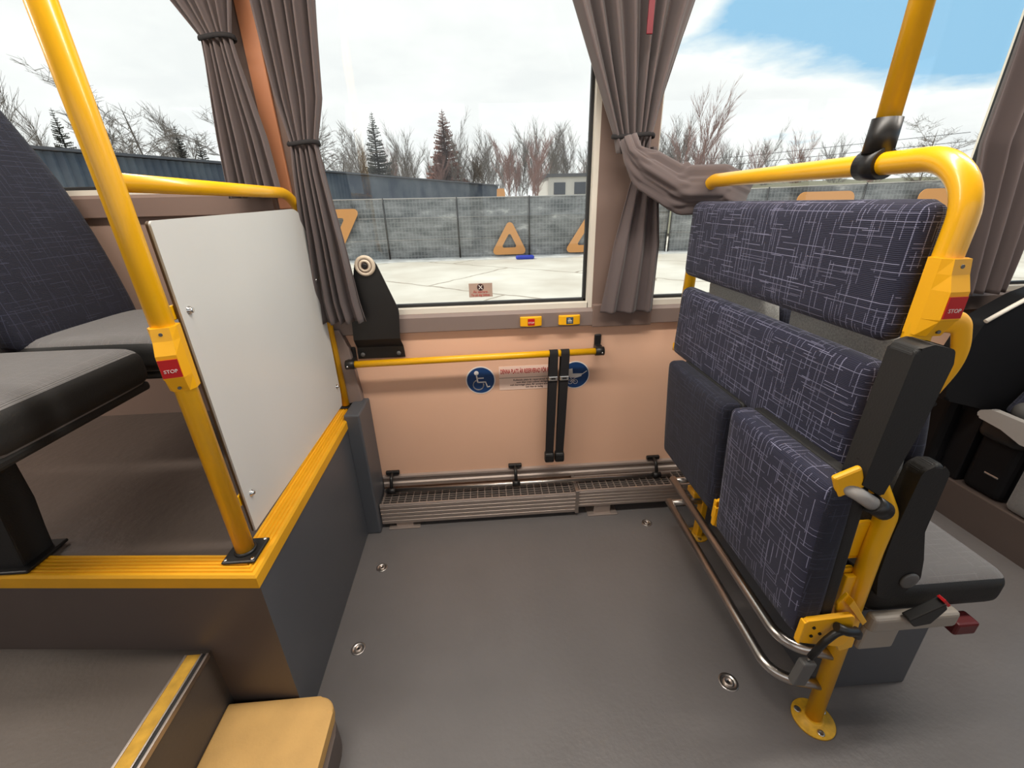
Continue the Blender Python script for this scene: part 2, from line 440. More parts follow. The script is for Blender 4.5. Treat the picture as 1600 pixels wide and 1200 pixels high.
def text_bm(bm, body, size, org, ux=(1, 0, 0), uy=(0, 0, 1), align='CENTER', sx=1.0, thick=.0006, bold=0, fit=None):
    """letters as flat solid shapes; org = anchor in the world, ux/uy = reading and up directions"""
    cu = bpy.data.curves.new('lettering', 'FONT'); cu.body = body; cu.size = size; cu.align_x = align; cu.align_y = 'CENTER'; cu.extrude = thick / 2; cu.resolution_u = 3; cu.offset = bold
    to = bpy.data.objects.new('lettering', cu); COL.objects.link(to)
    dg = bpy.context.evaluated_depsgraph_get(); me = bpy.data.meshes.new_from_object(to.evaluated_get(dg))
    if fit: sx = fit / max(1e-6, max(v.co.x for v in me.vertices) - min(v.co.x for v in me.vertices))
    ux = Vector(ux).normalized(); uy = Vector(uy).normalized(); uz = ux.cross(uy); org = Vector(org)
    vs = [bm.verts.new(org + ux * v.co.x * sx + uy * v.co.y + uz * v.co.z) for v in me.vertices]
    for p in me.polygons:
        try: bm.faces.new([vs[i] for i in p.vertices])
        except ValueError: pass
    bpy.data.objects.remove(to); bpy.data.curves.remove(cu); bpy.data.meshes.remove(me)
def stroke(bm, pts, w, y, t=.0008, closed=False):
    """flat ribbon on a wall facing -y through (x, z) points"""
    for i in range(len(pts) - (0 if closed else 1)):
        a = Vector(pts[i]); b = Vector(pts[(i + 1) % len(pts)]); d = (b - a)
        if d.length < 1e-6: continue
        d.normalize(); n = Vector((-d.y, d.x)) * w / 2; a2 = a - d * w * .3; b2 = b + d * w * .3
        add_prism(bm, [tuple(a2 + n), tuple(a2 - n), tuple(b2 - n), tuple(b2 + n)], 'y', y - t, y)
def ring_pts(c, r, a0=0, a1=360, n=28): return [(c[0] + r * math.cos(R(a0 + (a1 - a0) * k / n)), c[1] + r * math.sin(R(a0 + (a1 - a0) * k / n))) for k in range(n + 1)]
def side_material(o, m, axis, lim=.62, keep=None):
    """second material on the cushion borders: faces turned away from the axis"""
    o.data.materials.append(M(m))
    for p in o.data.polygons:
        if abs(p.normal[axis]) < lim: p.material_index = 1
def add_screw(bm, c, r, axis='y', h=.004):
    add_lathe(bm, c, [(r, 0), (r, h * .4), (r * .7, h), (r * .3, h * 1.1)], axis, 14)

# =================================================================== BUS SHELL
WY = 1.62
LY = -.92
# floor
b = NB(); add_box(b, (-.70, LY, -.05), (1.951, WY + .05, 0)); struct('floor', b, 'lino_grey')
# raised rear platform: front face runs a little oblique to the wall
def plat_y(x): return .735 + (-.541 - x) * .0895
b = NB()
add_prism(b, [(-.541, .735), (-.558, 1.575), (-.560, WY + .02), (-3.2, WY + .02), (-3.2, plat_y(-3.2))], 'z', -.02, .551)
pf = struct('floor', b, 'lino_brown')
pf.data.materials.append(M('vinyl_front')); pf.data.materials.append(M('vinyl_side'))
for p in pf.data.polygons:
    if abs(p.normal.z) < .3: p.material_index = 1 if p.normal.y < -.5 else 2
# lower landing of the steps
b = NB(); add_box(b, (-3.2, LY, -.02), (-.722, plat_y(-3.2) , .30)); struct('floor', b, 'landing_lino')
# end of the box against the wall
b = NB(); add_box(b, (-.560, 1.46, 0), (-.500, WY, .575), .006); struct('trim_1', b, 'vinyl_side')
b = NB(); add_prism(b, [(-.612, .56), (-.612, .86), (-.600, .875), (-.560, .875), (-.535, .80), (-.520, .575)], 'y', 1.585, WY, .003); struct('trim_2', b, 'sill_grey')

# far wall with its windows
GY = WY + .035
def wallbox(lo, hi, m, name='wall_far', bev=0):
    b = NB(); add_box(b, lo, hi, bev); return struct(name, b, m)
wallbox((-.62, WY, -.02), (2.05, WY + .08, .846), 'wall_panel')
wallbox((2.05, WY, -.02), (3.6, WY + .08, .846), 'wall_dark')
wallbox((-3.2, WY, .551), (-.66, WY + .08, 1.285), 'wall_dark')
wallbox((-.66, WY, .846), (-.50, WY + .08, .915), 'wall_panel')
wallbox((-3.2, WY, 2.10), (3.6, WY + .08, 2.32), 'wall_brown')
# posts between the windows
def post(x0, x1, z0, m='wall_brown', y=WY - .004):
    return wallbox((x0, y, z0), (x1, WY + .08, 2.12), m, 'wall_far')
post(-.74, -.585, .915)
post(.414, .618, .915)
post(1.875, 2.03, .915)
b = NB(); add_box(b, (-.685, WY - .016, 1.30), (-.634, WY - .003, 2.12), .003); struct('trim_3', b, 'orange_trim')  # narrow orange strip along the post
# sills
b = NB(); add_prism(b, [(WY - .022, .850), (WY - .022, .905), (WY - .012, .915), (WY + .02, .918), (WY + .02, .846), (WY - .014, .846)], 'x', -.66, 3.6); struct('trim_4', b, 'sill_grey')
b = NB(); add_prism(b, [(WY - .022, 1.288), (WY - .022, 1.345), (WY - .012, 1.355), (WY + .02, 1.358), (WY + .02, 1.284), (WY - .014, 1.284)], 'x', -3.2, -.70); struct('trim_5', b, 'wall_brown')
b = NB(); add_box(b, (.414, WY - .026, .842), (.650, WY - .002, .93), .003); struct('trim_6', b, 'wall_brown')
# windows: cream reveal, black gasket, one pane
def window(n, x0, x1, z0, z1=2.10):
    root = bpy.data.objects.new('window_%d' % n, None); COL.objects.link(root); root.location = ((x0 + x1) / 2, GY, z0); root['kind'] = 'structure'
    b = NB(); t = .016
    add_box(b, (x0, WY - .001, z0 - t), (x1, GY + .03, z0 + .010)); add_box(b, (x0, WY - .001, z1 - .01), (x1, GY + .03, z1 + t))
    add_box(b, (x0 - t, WY - .001, z0 - t), (x0 + .003, GY + .03, z1 + t)); add_box(b, (x1 - .003, WY - .001, z0 - t), (x1 + t, GY + .03, z1 + t))
    obj('window_frame', b, 'cream_trim', root)
    b = NB(); g = .012
    add_box(b, (x0 + .003, GY - .008, z0 + .010), (x1 - .003, GY + .012, z0 + .010 + g), .002); add_box(b, (x0 + .003, GY - .008, z1 - .01 - g), (x1 - .003, GY + .012, z1 - .01), .002)
    add_box(b, (x0 + .003, GY - .008, z0 + .01), (x0 + .003 + g, GY + .012, z1 - .01), .002); add_box(b, (x1 - .003 - g, GY - .008, z0 + .01), (x1 - .003, GY + .012, z1 - .01), .002)
    obj('gasket', b, 'rubber_seal', root)
    b = NB(); add_box(b, (x0 + .008, GY + .002, z0 + .015), (x1 - .008, GY + .006, z1 - .015)); obj('pane', b, 'glass', root)
    return root
window(1, -3.0, -.755, 1.362)
window(2, -.568, .398, .926)
window(3, .618, 1.86, .926)
window(4, 2.045, 3.4, .926)

# opposite wall with windows, behind the camera
wallbox((-3.2, LY - .08, -.02), (3.6, LY, .92), 'wall_dark', 'wall_near')
wallbox((-3.2, LY - .08, 2.1), (3.6, LY, 2.32), 'wall_brown', 'wall_near')
for x in (-3.2, -1.65, -.1, 1.45, 3.0): wallbox((x, LY - .08, .92), (x + .12, LY, 2.1), 'wall_brown', 'wall_near')
# ends of the bus and the roof
wallbox((-3.28, LY - .08, -.1), (-3.2, WY + .08, 2.32), 'wall_brown', 'wall_rear')
wallbox((3.6, LY - .08, -.1), (3.68, WY + .08, 1.05), 'wall_dark', 'wall_front')
b = NB(); add_box(b, (-3.28, LY - .08, 2.30), (3.68, WY + .08, 2.36)); struct('ceiling', b, 'ceiling_white')
# driver's raised floor
b = NB(); add_box(b, (1.951, LY, -.05), (3.6, WY, .165), .004); struct('floor', b, 'vinyl_front')

# strip housings of the added fill lamps
for i, (x, y) in enumerate(FILL_LAMPS):
    t = thing('fill_lamp', 'long fill lamp strip added above the aisle to brighten the bus', 'lamp', (x, y, 2.30), 'added fill lamp strips')
    b = NB(); add_box(b, (x - .60, y - .08, 2.262), (x + .60, y + .08, 2.30), .006); obj('housing', b, 'ceiling_white', t)
    b = NB(); add_box(b, (x - .56, y - .06, 2.252), (x + .56, y + .06, 2.262), .003); obj('fill_glow', b, 'fill_glow', t)

# ------------------------------------------------------------------ step edges
def sweep_L(bm, path, prof, side):
    """prof (inward distance, z) swept along a flat path with mitred corners"""
    P = [Vector(p) for p in path]; rows = []
    for i, p in enumerate(P):
        d0 = (P[i] - P[i - 1]).normalized() if i > 0 else (P[1] - P[0]).normalized()
        d1 = (P[i + 1] - P[i]).normalized() if i < len(P) - 1 else d0
        n0 = Vector((-d0.y, d0.x)) * side; n1 = Vector((-d1.y, d1.x)) * side; n = (n0 + n1).normalized(); k = 1 / max(.3, n.dot(n0))
        rows.append([bm.verts.new((p.x + n.x * k * a, p.y + n.y * k * a, z)) for a, z in prof])
    m = len(prof)
    for i in range(len(rows) - 1):
        for j in range(m): bm.faces.new((rows[i][j], rows[i][(j + 1) % m], rows[i + 1][(j + 1) % m], rows[i + 1][j]))
    bm.faces.new(rows[0]); bm.faces.new(list(reversed(rows[-1])))
prof = [(0, .520), (0, .549), (.004, .555)]
x = .010
for k in range(5):
    prof += [(x, .555), (x + .0015, .5515), (x + .0045, .5515), (x + .006, .555)]; x += .0102
prof += [(.062, .555), (.066, .551), (.066, .546), (.006, .546), (.006, .520)]
b = NB()
sweep_L(b, [(-3.15, plat_y(-3.15) - .011), (-.537, .7265), (-.553, 1.60)], prof, 1)
tag(obj('step_nosing', b, 'nosing_yellow'), 'yellow grooved nosing wrapping the edge of the high platform', 'step nosing')
t = thing('step_nosing', 'worn yellow gritty nosing with metal edge on the lower landing', 'step nosing', (-.735, 0, .30))
b = NB(); add_box(b, (-.770, -.85, .300), (-.737, .740, .3035), .001); obj('grip_strip', b, 'grit_yellow', t)
b = NB(); add_box(b, (-.776, -.85, .300), (-.770, .740, .3045), .001); add_box(b, (-.737, -.85, .300), (-.733, .740, .306), .001); add_box(b, (-.724, -.85, .292), (-.718, .740, .306), .001); obj('metal_edge', b, 'aluminium', t)
b = NB(); add_box(b, (-.733, -.85, .300), (-.724, .740, .3025)); obj('rubber_insert', b, 'rubber_seal', t)
t = thing('boarding_step', 'tan gritty rounded step beside the grey floor bay', 'step', (-.58, .2, 0))
sp = round_poly([(-.7205, -.80), (-.436, -.80), (-.436, .560), (-.440, .730), (-.7205, .733)], [0, 0, 0, .045, 0])
b = NB(); add_prism(b, sp, 'z', .088, .120, .006, 3); obj('tread', b, 'tan_grip', t)
sp2 = round_poly([(-.7205, -.80), (-.424, -.80), (-.424, .560), (-.430, .718), (-.7205, .727)], [0, 0, 0, .07, 0])
b = NB(); add_prism(b, sp2, 'z', 0, .088, .004, 2); obj('riser', b, 'vinyl_front', t)

# =================================================================== HEATING AND TRIM ALONG THE FAR WALL
b = NB(); add_prism(b, [(WY, .130), (WY - .014, .134), (WY - .014, .150), (WY - .008, .156), (WY - .008, .172), (WY - .014, .178), (WY - .012, .186), (WY, .190)], 'x', -.498, 1.94); struct('baseboard_far', b, 'aluminium_paint')
def heater(name, x0, x1, y0, y1, z0, z1, label, foot=None):
    t = thing(name, label, 'heater', ((x0 + x1) / 2, (y0 + y1) / 2, 0))
    b = NB(); n = 5; h = (z1 - z0 - .006) / n; poly = [(y1, z0), (y0 + .004, z0)]
    for k in range(n):
        poly += [(y0 + .001, z0 + k * h + .001), (y0, z0 + k * h + .003), (y0, z0 + (k + 1) * h - .003), (y0 + .0035, z0 + (k + 1) * h - .001)]
    poly += [(y0, z1 - .004), (y0 + .002, z1), (y0 + .010, z1), (y0 + .010, z1 - .012), (y1 - .010, z1 - .012), (y1 - .010, z1), (y1, z1)]
    add_prism(b, poly, 'x', x0, x1); obj('casing', b, 'aluminium_paint', t)
    b = NB(); add_box(b, (x0 + .004, y0 + .010, z1 - .0115), (x1 - .004, y1 - .010, z1 - .009)); obj('fin_block', b, 'dark_void', t)
    b = NB(); k = x0 + .008
    while k < x1 - .004:
        add_box(b, (k, y0 + .010, z1 - .008), (k + .0035, y1 - .010, z1 - .001)); k += .0315
    for j in range(1, 6):
        yy = y0 + .010 + (y1 - y0 - .02) * j / 6; add_box(b, (x0 + .002, yy - .001, z1 - .0075), (x1 - .002, yy + .001, z1 - .0015))
    obj('grille', b, 'aluminium_paint', t)
    if foot:
        for fx in foot:
            b = NB(); add_box(b, (fx, y0 + .004, 0), (fx + .075, y1 - .02, z0 + .001), .003); add_box(b, (fx - .03, y0 - .012, 0), (fx + .105, y1 - .01, .006), .002); obj('foot', b, 'aluminium_paint', t)
    return t
heater('wall_heater', -.496, .354, 1.489, 1.602, .022, .126, 'ribbed metal convector heater on the floor below the black straps', (-.44,))
heater('wall_heater', .366, 1.9, 1.492, 1.602, .046, .134, 'metal convector heater running behind the folding seats', (.44, 1.2))
b = NB(); add_box(b, (.352, 1.486, .018), (.368, 1.604, .137), .002); tag(obj('heater_joint', b, 'aluminium'), 'narrow metal cover joining the two convector heaters', 'cover strip')
t = thing('guard_rail', 'thin steel rail in front of the wall above the heater', 'rail', (.16, 1.57, .16))
b = NB(); add_cyl(b, (-.478, 1.550, .153), (.795, 1.550, .152), .0095, 16); obj('rail_tube', b, 'steel', t)
for x in (-.452, .096, .735):
    b = NB(); add_box(b, (x - .030, WY - .016, .196), (x + .030, WY - .0005, .214), .004, 3)
    add_tube(b, fillet([(x, WY - .010, .205), (x, 1.572, .203), (x, 1.551, .153)], .02), .0075, 10)
    add_tube(b, [(x - .017, 1.550, .1525), (x + .017, 1.550, .1525)], .0135, 16)
    obj('bracket', b, 'black_plastic', t)

# floor anchors (recessed tie-down rings)
def anchor(x, y, r, label):
    t = thing('floor_anchor', label, 'floor anchor', (x, y, 0), 'round tie-down anchors in the floor')
    b = NB(); add_lathe(b, (x, y, 0), [(r, 0), (r, .0016), (r * .93, .0026), (r * .70, .0026), (r * .64, .0006), (r * .56, .0006)], 'z', 36); obj('ring', b, 'steel', t)
    b = NB(); add_lathe(b, (x, y, 0), [(r * .52, .0006), (r * .52, .004), (r * .44, .0052), (r * .26, .0052), (r * .20, .0015), (r * .12, .0015)], 'z', 30); obj('plug', b, 'aluminium', t)
    b = NB(); add_lathe(b, (x, y, 0), [(r * .16, .0012), (r * .16, .0024)], 'z', 16); obj('socket', b, 'dark_void', t)
anchor(-.456, 1.268, .021, 'small round metal anchor in the floor near the heater end')
anchor(-.461, .940, .022, 'round metal anchor in the floor beside the grey platform side')
anchor(.652, .746, .027, 'large round metal anchor in the floor left of the steel rails')
anchor(.655, 1.415, .021, 'faint round anchor in the floor in front of the right heater')

# =================================================================== WALL RAIL, STRAPS, SIGNS
t = thing('wall_handrail', 'horizontal yellow handrail on the pink wall with black end brackets', 'handrail', (-.04, 1.555, .75))
b = NB(); add_cyl(b, (-.528, 1.555, .745), (.437, 1.555, .755), .0135, 20); obj('rail_tube', b, 'yellow_paint', t)
for x, z, s in ((-.534, .745, -1), (.443, .755, 1)):
    b = NB(); add_tube(b, [(x - s * .022, 1.555, z), (x + s * .012, 1.555, z)], .0175, 18)
    add_box(b, (x - .014, 1.560, z - .008), (x + .014, WY - .004, z + .012), .003); add_box(b, (x - .013, WY - .012, z - .010), (x + .015, WY - .001, z + .052), .005, 3)
    br = obj('end_bracket', b, 'black_plastic', t)
    b = NB(); add_screw(b, (x + s * .002, 1.5376, z - .002), .0038); obj('screw', b, 'chrome', br)

def strap(x, label, dx):
    t = thing('luggage_strap', label, 'strap', (x, 1.545, .76), 'black webbing straps hanging from the yellow rail')
    z0 = .752; w = .0165; b = NB(); rr = .0152
    prof_ = [(1.555 + rr * math.cos(a), z0 + rr * math.sin(a)) for a in [R(q) for q in range(0, 181, 15)]]
    front = prof_ + [(1.5385, .70), (1.541, .60), (1.546, .45), (1.555, .29)]
    back = [(1.5705, .70), (1.569, .60), (1.566, .45), (1.562, .29)]
    pl = list(reversed(back)) + front
    th = .0022
    for i in range(len(pl) - 1):
        (ya, za), (yb, zb) = pl[i], pl[i + 1]; d = Vector((yb - ya, zb - za)).normalized(); n = Vector((-d.y, d.x)) * th
        def sh(z): return x + dx * (z0 - z)
        vs = []
        for (yy, zz) in ((ya, za), (yb, zb)):
            for o in (0, 1):
                for s in (-1, 1): vs.append(b.verts.new((sh(zz) + s * w, yy - n.x * o, zz - n.y * o)))
        for q in ((0, 1, 5, 4), (2, 6, 7, 3), (0, 4, 6, 2), (1, 3, 7, 5), (0, 2, 3, 1), (4, 5, 7, 6)): b.faces.new([vs[i2] for i2 in q])
    obj('webbing', b, 'black_webbing', t)
    xb = x + dx * (z0 - .655)
    b = NB(); add_box(b, (xb - .0185, 1.5325, .646), (xb + .0185, 1.5415, .664), .002)
    bk = obj('buckle', b, 'chrome', t, 'silver rectangular buckle')
    b = NB(); add_box(b, (xb - .009, 1.5315, .6515), (xb + .009, 1.5335, .6585), .001); obj('slot', b, 'dark_void', bk)
    xc = x + dx * (z0 - .28)
    b = NB(); add_box(b, (xc - .0205, 1.540, .255), (xc + .0205, 1.572, .302), .008, 3); add_box(b, (xc - .0185, 1.536, .272), (xc + .0185, 1.545, .296), .003); obj('clasp', b, 'black_plastic', t)
strap(.255, 'left black strap with silver buckle hanging over the yellow wall rail', -.024)
strap(.300, 'right black strap with silver buckle over the yellow rail, partly covering the pram sign', -.026)

SY = WY - .0005
# wheelchair sign
t = thing('round_sign', 'round blue sticker with white wheelchair symbol on the pink wall', 'sign', (-.037, SY, .567))
cx, cz = -.037, .628
b = NB(); add_prism(b, disc((cx, cz), .0610, 48), 'y', SY - .0010, SY); obj('sign_border', b, 'sticker_white', t)
b = NB(); add_prism(b, disc((cx, cz), .0565, 48), 'y', SY - .0018, SY - .0010); obj('sign_face', b, 'sticker_blue', t)
b = NB(); yy = SY - .0018; w = .0046
add_prism(b, disc((cx - .016, cz + .033), .0095, 20), 'y', yy - .0008, yy)
stroke(b, [(cx - .016, cz + .024), (cx - .012, cz - .008)], .0058, yy); stroke(b, [(cx - .014, cz + .010), (cx + .012, cz + .010)], w, yy)
stroke(b, [(cx - .012, cz - .008), (cx + .020, cz - .008), (cx + .027, cz - .031), (cx + .037, cz - .028)], w, yy)
stroke(b, ring_pts((cx - .010, cz - .020), .0215, 115, 372), .0042, yy)
obj('wheelchair_symbol', b, 'sticker_white', t)
# pram sign
t = thing('round_sign', 'round blue sticker with white pram symbol, partly behind a strap', 'sign', (.365, SY, .57))
cx, cz = .358, .632
b = NB(); add_prism(b, disc((cx, cz), .0610, 48), 'y', SY - .0010, SY); obj('sign_border', b, 'sticker_white', t)
b = NB(); add_prism(b, disc((cx, cz), .0570, 48), 'y', SY - .0018, SY - .0010); obj('sign_face', b, 'sticker_blue', t)
b = NB()
add_prism(b, [(cx - .036, cz + .008), (cx + .030, cz + .006), (cx + .026, cz - .006), (cx + .006, cz - .012), (cx - .018, cz - .011), (cx - .033, cz - .002)], 'y', yy - .0008, yy)
add_prism(b, [(cx - .010, cz + .008), (cx - .012, cz + .030), (cx - .026, cz + .028), (cx - .036, cz + .016), (cx - .036, cz + .008)], 'y', yy - .0008, yy)
stroke(b, [(cx + .028, cz + .002), (cx + .048, cz + .016)], .003, yy)
stroke(b, ring_pts((cx - .020, cz - .030), .009, n=18), .0024, yy); stroke(b, ring_pts((cx + .002, cz - .030), .009, n=18), .0024, yy)
stroke(b, [(cx - .020, cz - .030), (cx + .002, cz - .012)], .0022, yy); stroke(b, [(cx + .002, cz - .030), (cx - .020, cz - .012)], .0022, yy)
obj('pram_symbol', b, 'sticker_white', t)
# printed notice
t = thing('notice_sign', 'pale pink notice with red heading between the two round stickers', 'sign', (.17, SY, .58))
b = NB(); add_box(b, (.040, SY - .0008, .634), (.272, SY, .684)); add_box(b, (.040, SY - .0008, .579), (.272, SY, .631)); obj('paper', b, 'sticker_pink', t)
b = NB(); add_box(b, (.040, SY - .0012, .6310), (.272, SY - .0002, .6335)); obj('fold_line', b, 'sticker_tan', t)
b = NB(); text_bm(b, 'DENNA PLATS ÄR RESERVERAD FÖR RULL', .0275, (.0455, SY - .0012, .6600), align='LEFT', fit=.221, bold=.0007); obj('heading', b, 'print_red', t, 'red heading')
b = NB()
for k, (ln, x0_, x1_) in enumerate((('Rullstols plats är reserverad för den', .098, .268), ('som åker med rullstol vänligen', .112, .245), ('och barnvagn plats får annars användas', .085, .268), ('om den är ledig', .150, .222))):
    text_bm(b, ln, .0105, (x0_, SY - .0012, .6215 - .0108 * k), align='LEFT', fit=x1_ - x0_, bold=.00015)
obj('small_print', b, 'print_dark', t)
# window sticker
t = thing('window_sticker', 'small tan sticker about seat belts on the lower window pane', 'sticker', (-.018, GY, .965))
gy = GY + .0015
b = NB(); add_box(b, (-.063, gy - .0008, .965), (.028, gy, 1.018)); obj('sticker_sheet', b, 'sticker_tan', t)
b = NB(); add_prism(b, disc((-.018, 1.003), .0132, 24), 'y', gy - .0014, gy - .0008); obj('sticker_disc', b, 'print_dark', t)
b = NB(); y3 = gy - .0014
stroke(b, [(-.024, 1.010), (-.011, .996)], .0026, y3); stroke(b, [(-.012, 1.009), (-.024, .996)], .0022, y3); obj('belt_symbol', b, 'sticker_white', t)
b = NB(); text_bm(b, 'Åk säkrare.', .0125, (-.018, gy - .0012, .9850)); text_bm(b, 'Ta på dig bältet.', .0125, (-.018, gy - .0012, .9725), sx=.92); obj('lettering', b, 'print_red', t)
# small buttons on the sill
def sill_button(x, label, face):
    yb = WY - .022; t = thing('stop_button', label, 'button', (x, yb, .86))
    z = .8765; b = NB()
    add_prism(b, [(x - .042, yb), (x - .042, yb - .010), (x - .036, yb - .013), (x - .015, yb - .018), (x + .015, yb - .018), (x + .036, yb - .013), (x + .042, yb - .010), (x + .042, yb)], 'z', z - .0185, z + .0185, .0025)
    obj('housing', b, 'yellow_plastic', t)
    b = NB(); add_box(b, (x - .0135, yb - .0195, z - .013), (x + .0135, yb - .0165, z + .013), .001)
    k = obj('button_cap', b, 'red_plastic' if face == 'STOP' else 'button_blue', t, 'red button' if face == 'STOP' else 'dark blue button')
    b = NB(); yy = yb - .0195
    if face == 'STOP': text_bm(b, 'STOP', .0095, (x, yy - .0003, z - .003))
    else:
        stroke(b, [(x - .006, z + .006), (x + .001, z + .007), (x + .002, z)], .002, yy); stroke(b, [(x - .007, z), (x + .007, z)], .003, yy)
        stroke(b, ring_pts((x - .004, z - .006), .0026, n=10), .0015, yy); stroke(b, ring_pts((x + .004, z - .006), .0026, n=10), .0015, yy)
    obj('lettering' if face == 'STOP' else 'pram_symbol', b, 'sticker_white', k)
sill_button(.171, 'small yellow stop button with red centre on the window sill', 'STOP')
sill_button(.321, 'small yellow button with blue pram symbol on the window sill', 'PRAM')

# black belt upright
t = thing('belt_mount', 'tall black tapered plate with beige round belt guide on the wall', 'belt mount', (-.42, WY, .75))
poly = round_poly([(-.513, .748), (-.328, .748), (-.334, .830), (-.324, .945), (-.384, 1.118), (-.421, 1.150), (-.458, 1.118), (-.500, .945), (-.508, .830)], [.002, .002, .01, .02, .034, .036, .034, .02, .01])
def bendy(z): return WY - .012 if z < .795 else (WY - .045 if z > .835 else WY - .012 - .033 * (z - .795) / .04)
b = NB()
def clip_levels(poly, zs):
    out = []
    n = len(poly)
    for i in range(n):
        a, c = poly[i], poly[(i + 1) % n]; out.append(a)
        cuts = sorted([(z - a[1]) / (c[1] - a[1]) for z in zs if abs(c[1] - a[1]) > 1e-9 and 0.001 < (z - a[1]) / (c[1] - a[1]) < .999])
        out += [(a[0] + (c[0] - a[0]) * s, a[1] + (c[1] - a[1]) * s) for s in cuts]
    return out
# strips between levels
ext = lambda z: (min(px_ for px_, pz in [(a[0] + (c[0] - a[0]) * (z - a[1]) / (c[1] - a[1]), z) for a, c in zip(poly, poly[1:] + poly[:1]) if (a[1] - z) * (c[1] - z) <= 0 and abs(c[1] - a[1]) > 1e-9]),
                 max(px_ for px_, pz in [(a[0] + (c[0] - a[0]) * (z - a[1]) / (c[1] - a[1]), z) for a, c in zip(poly, poly[1:] + poly[:1]) if (a[1] - z) * (c[1] - z) <= 0 and abs(c[1] - a[1]) > 1e-9]))
lv = [.7485, .77, .795, .80, .81, .82, .83, .835, .86, .90, .93, .95, .98, 1.02, 1.06, 1.09, 1.11, 1.12, 1.13, 1.137, 1.142, 1.1445]
top_z = max(p[1] for p in poly)
lv = [z for z in lv if z < top_z - .0005] + [top_z - .0003]
rows = []
for z in lv:
    l, r_ = ext(z); y = bendy(z); rows.append([b.verts.new((l, y, z)), b.verts.new((r_, y, z)), b.verts.new((r_, y + .004, z)), b.verts.new((l, y + .004, z))])
for i in range(len(rows) - 1):
    for j in range(4): b.faces.new((rows[i][j], rows[i][(j + 1) % 4], rows[i + 1][(j + 1) % 4], rows[i + 1][j]))
b.faces.new(rows[0]); b.faces.new(list(reversed(rows[-1])))
obj('plate', b, 'black_plastic', t)
b = NB(); c = (-.421, WY - .045, 1.108)
add_lathe(b, c, [(.036, 0), (.036, .006), (.033, .010), (.026, .010), (.024, .007), (.022, .007), (.020, .011), (.014, .012), (.013, .006), (.010, .006)], 'y', 36); g = obj('belt_guide', b, 'beige_plastic', t, 'beige round belt guide')
b = NB(); add_lathe(b, c, [(.0095, .006), (.0095, .0135), (.006, .0145)], 'y', 20); obj('guide_bolt', b, 'black_plastic', g)
b = NB(); add_lathe(b, c, [(.0245, .0068), (.0245, .0076), (.0215, .0076)], 'y', 30); obj('guide_ring', b, 'wall_brown', g)
for x in (-.492, -.352):
    b = NB(); add_screw(b, (x, WY - .0125, .766), .009, 'y', .006); obj('bolt', b, 'grey_plastic', t)

# =================================================================== BARRIER AT THE PLATFORM EDGE
t = thing('barrier_rail', 'tall yellow pole with bent yellow rail around a white panel', 'barrier', (-.595, .80, .555))
b = NB(); add_tube(b, [(-.594, .803, .560), (-.600, .801, 1.35), (-.614, .798, 2.262)], .0195, 24); obj('pole', b, 'yellow_paint', t)
b = NB(); add_box(b, (-.632, .765, .5555), (-.556, .843, .5625), .004, 2)
add_lathe(b, (-.594, .803, .5625), [(.024, 0), (.024, .003), (.021, .006)], 'z', 24)
bp_ = obj('base_plate', b, 'black_plastic', t)
b = NB()
b.free()
for dx, dy in ((-.03, -.03), (.03, -.03), (-.03, .032), (.03, .032)):
    b = NB(); add_lathe(b, (-.594 + dx, .803 + dy, .5625), [(.0045, 0), (.0045, .002), (.003, .003)], 'z', 12); obj('screw', b, 'chrome', bp_)
b = NB(); add_tube(b, fillet([(-.600, .808, 1.347), (-.602, 1.590, 1.345), (-.585, 1.578, .566)], .15, 14), .0150, 20); obj('hand_rail', b, 'yellow_paint', t)
b = NB(); add_box(b, (-.612, 1.560, .5555), (-.560, 1.606, .563), .003); obj('base_plate', b, 'black_plastic', t)
panel_poly = round_poly([(.848, .580), (.842, 1.286), (1.500, 1.300), (1.562, 1.240), (1.556, .620), (1.545, .580)], [0, .008, .10, .06, 0, 0])
b = NB(); add_prism(b, panel_poly, 'x', -.592, -.5875)
pn = obj('infill_panel', b, 'white_panel', t)
b = NB(); add_prism(b, [(p[0] - .0015 if p[0] < .9 else p[0], p[1]) for p in panel_poly], 'x', -.5960, -.5922); obj('panel_backing', b, 'panel_edge', pn)
for (y, z) in ((.868, 1.120), (.874, .672), (1.530, 1.070), (1.528, .668)):
    b = NB(); add_lathe(b, (-.5875, y, z), [(.0085, 0), (.0085, .001), (.006, .0015), (.006, .006), (.0035, .0085)], 'x', 16); obj('bolt', b, 'chrome', pn)
for z in (1.122, .672):
    b = NB(); add_box(b, (-.604, .812, z - .014), (-.598, .885, z + .014), .002); obj('panel_bracket', b, 'yellow_paint', t)

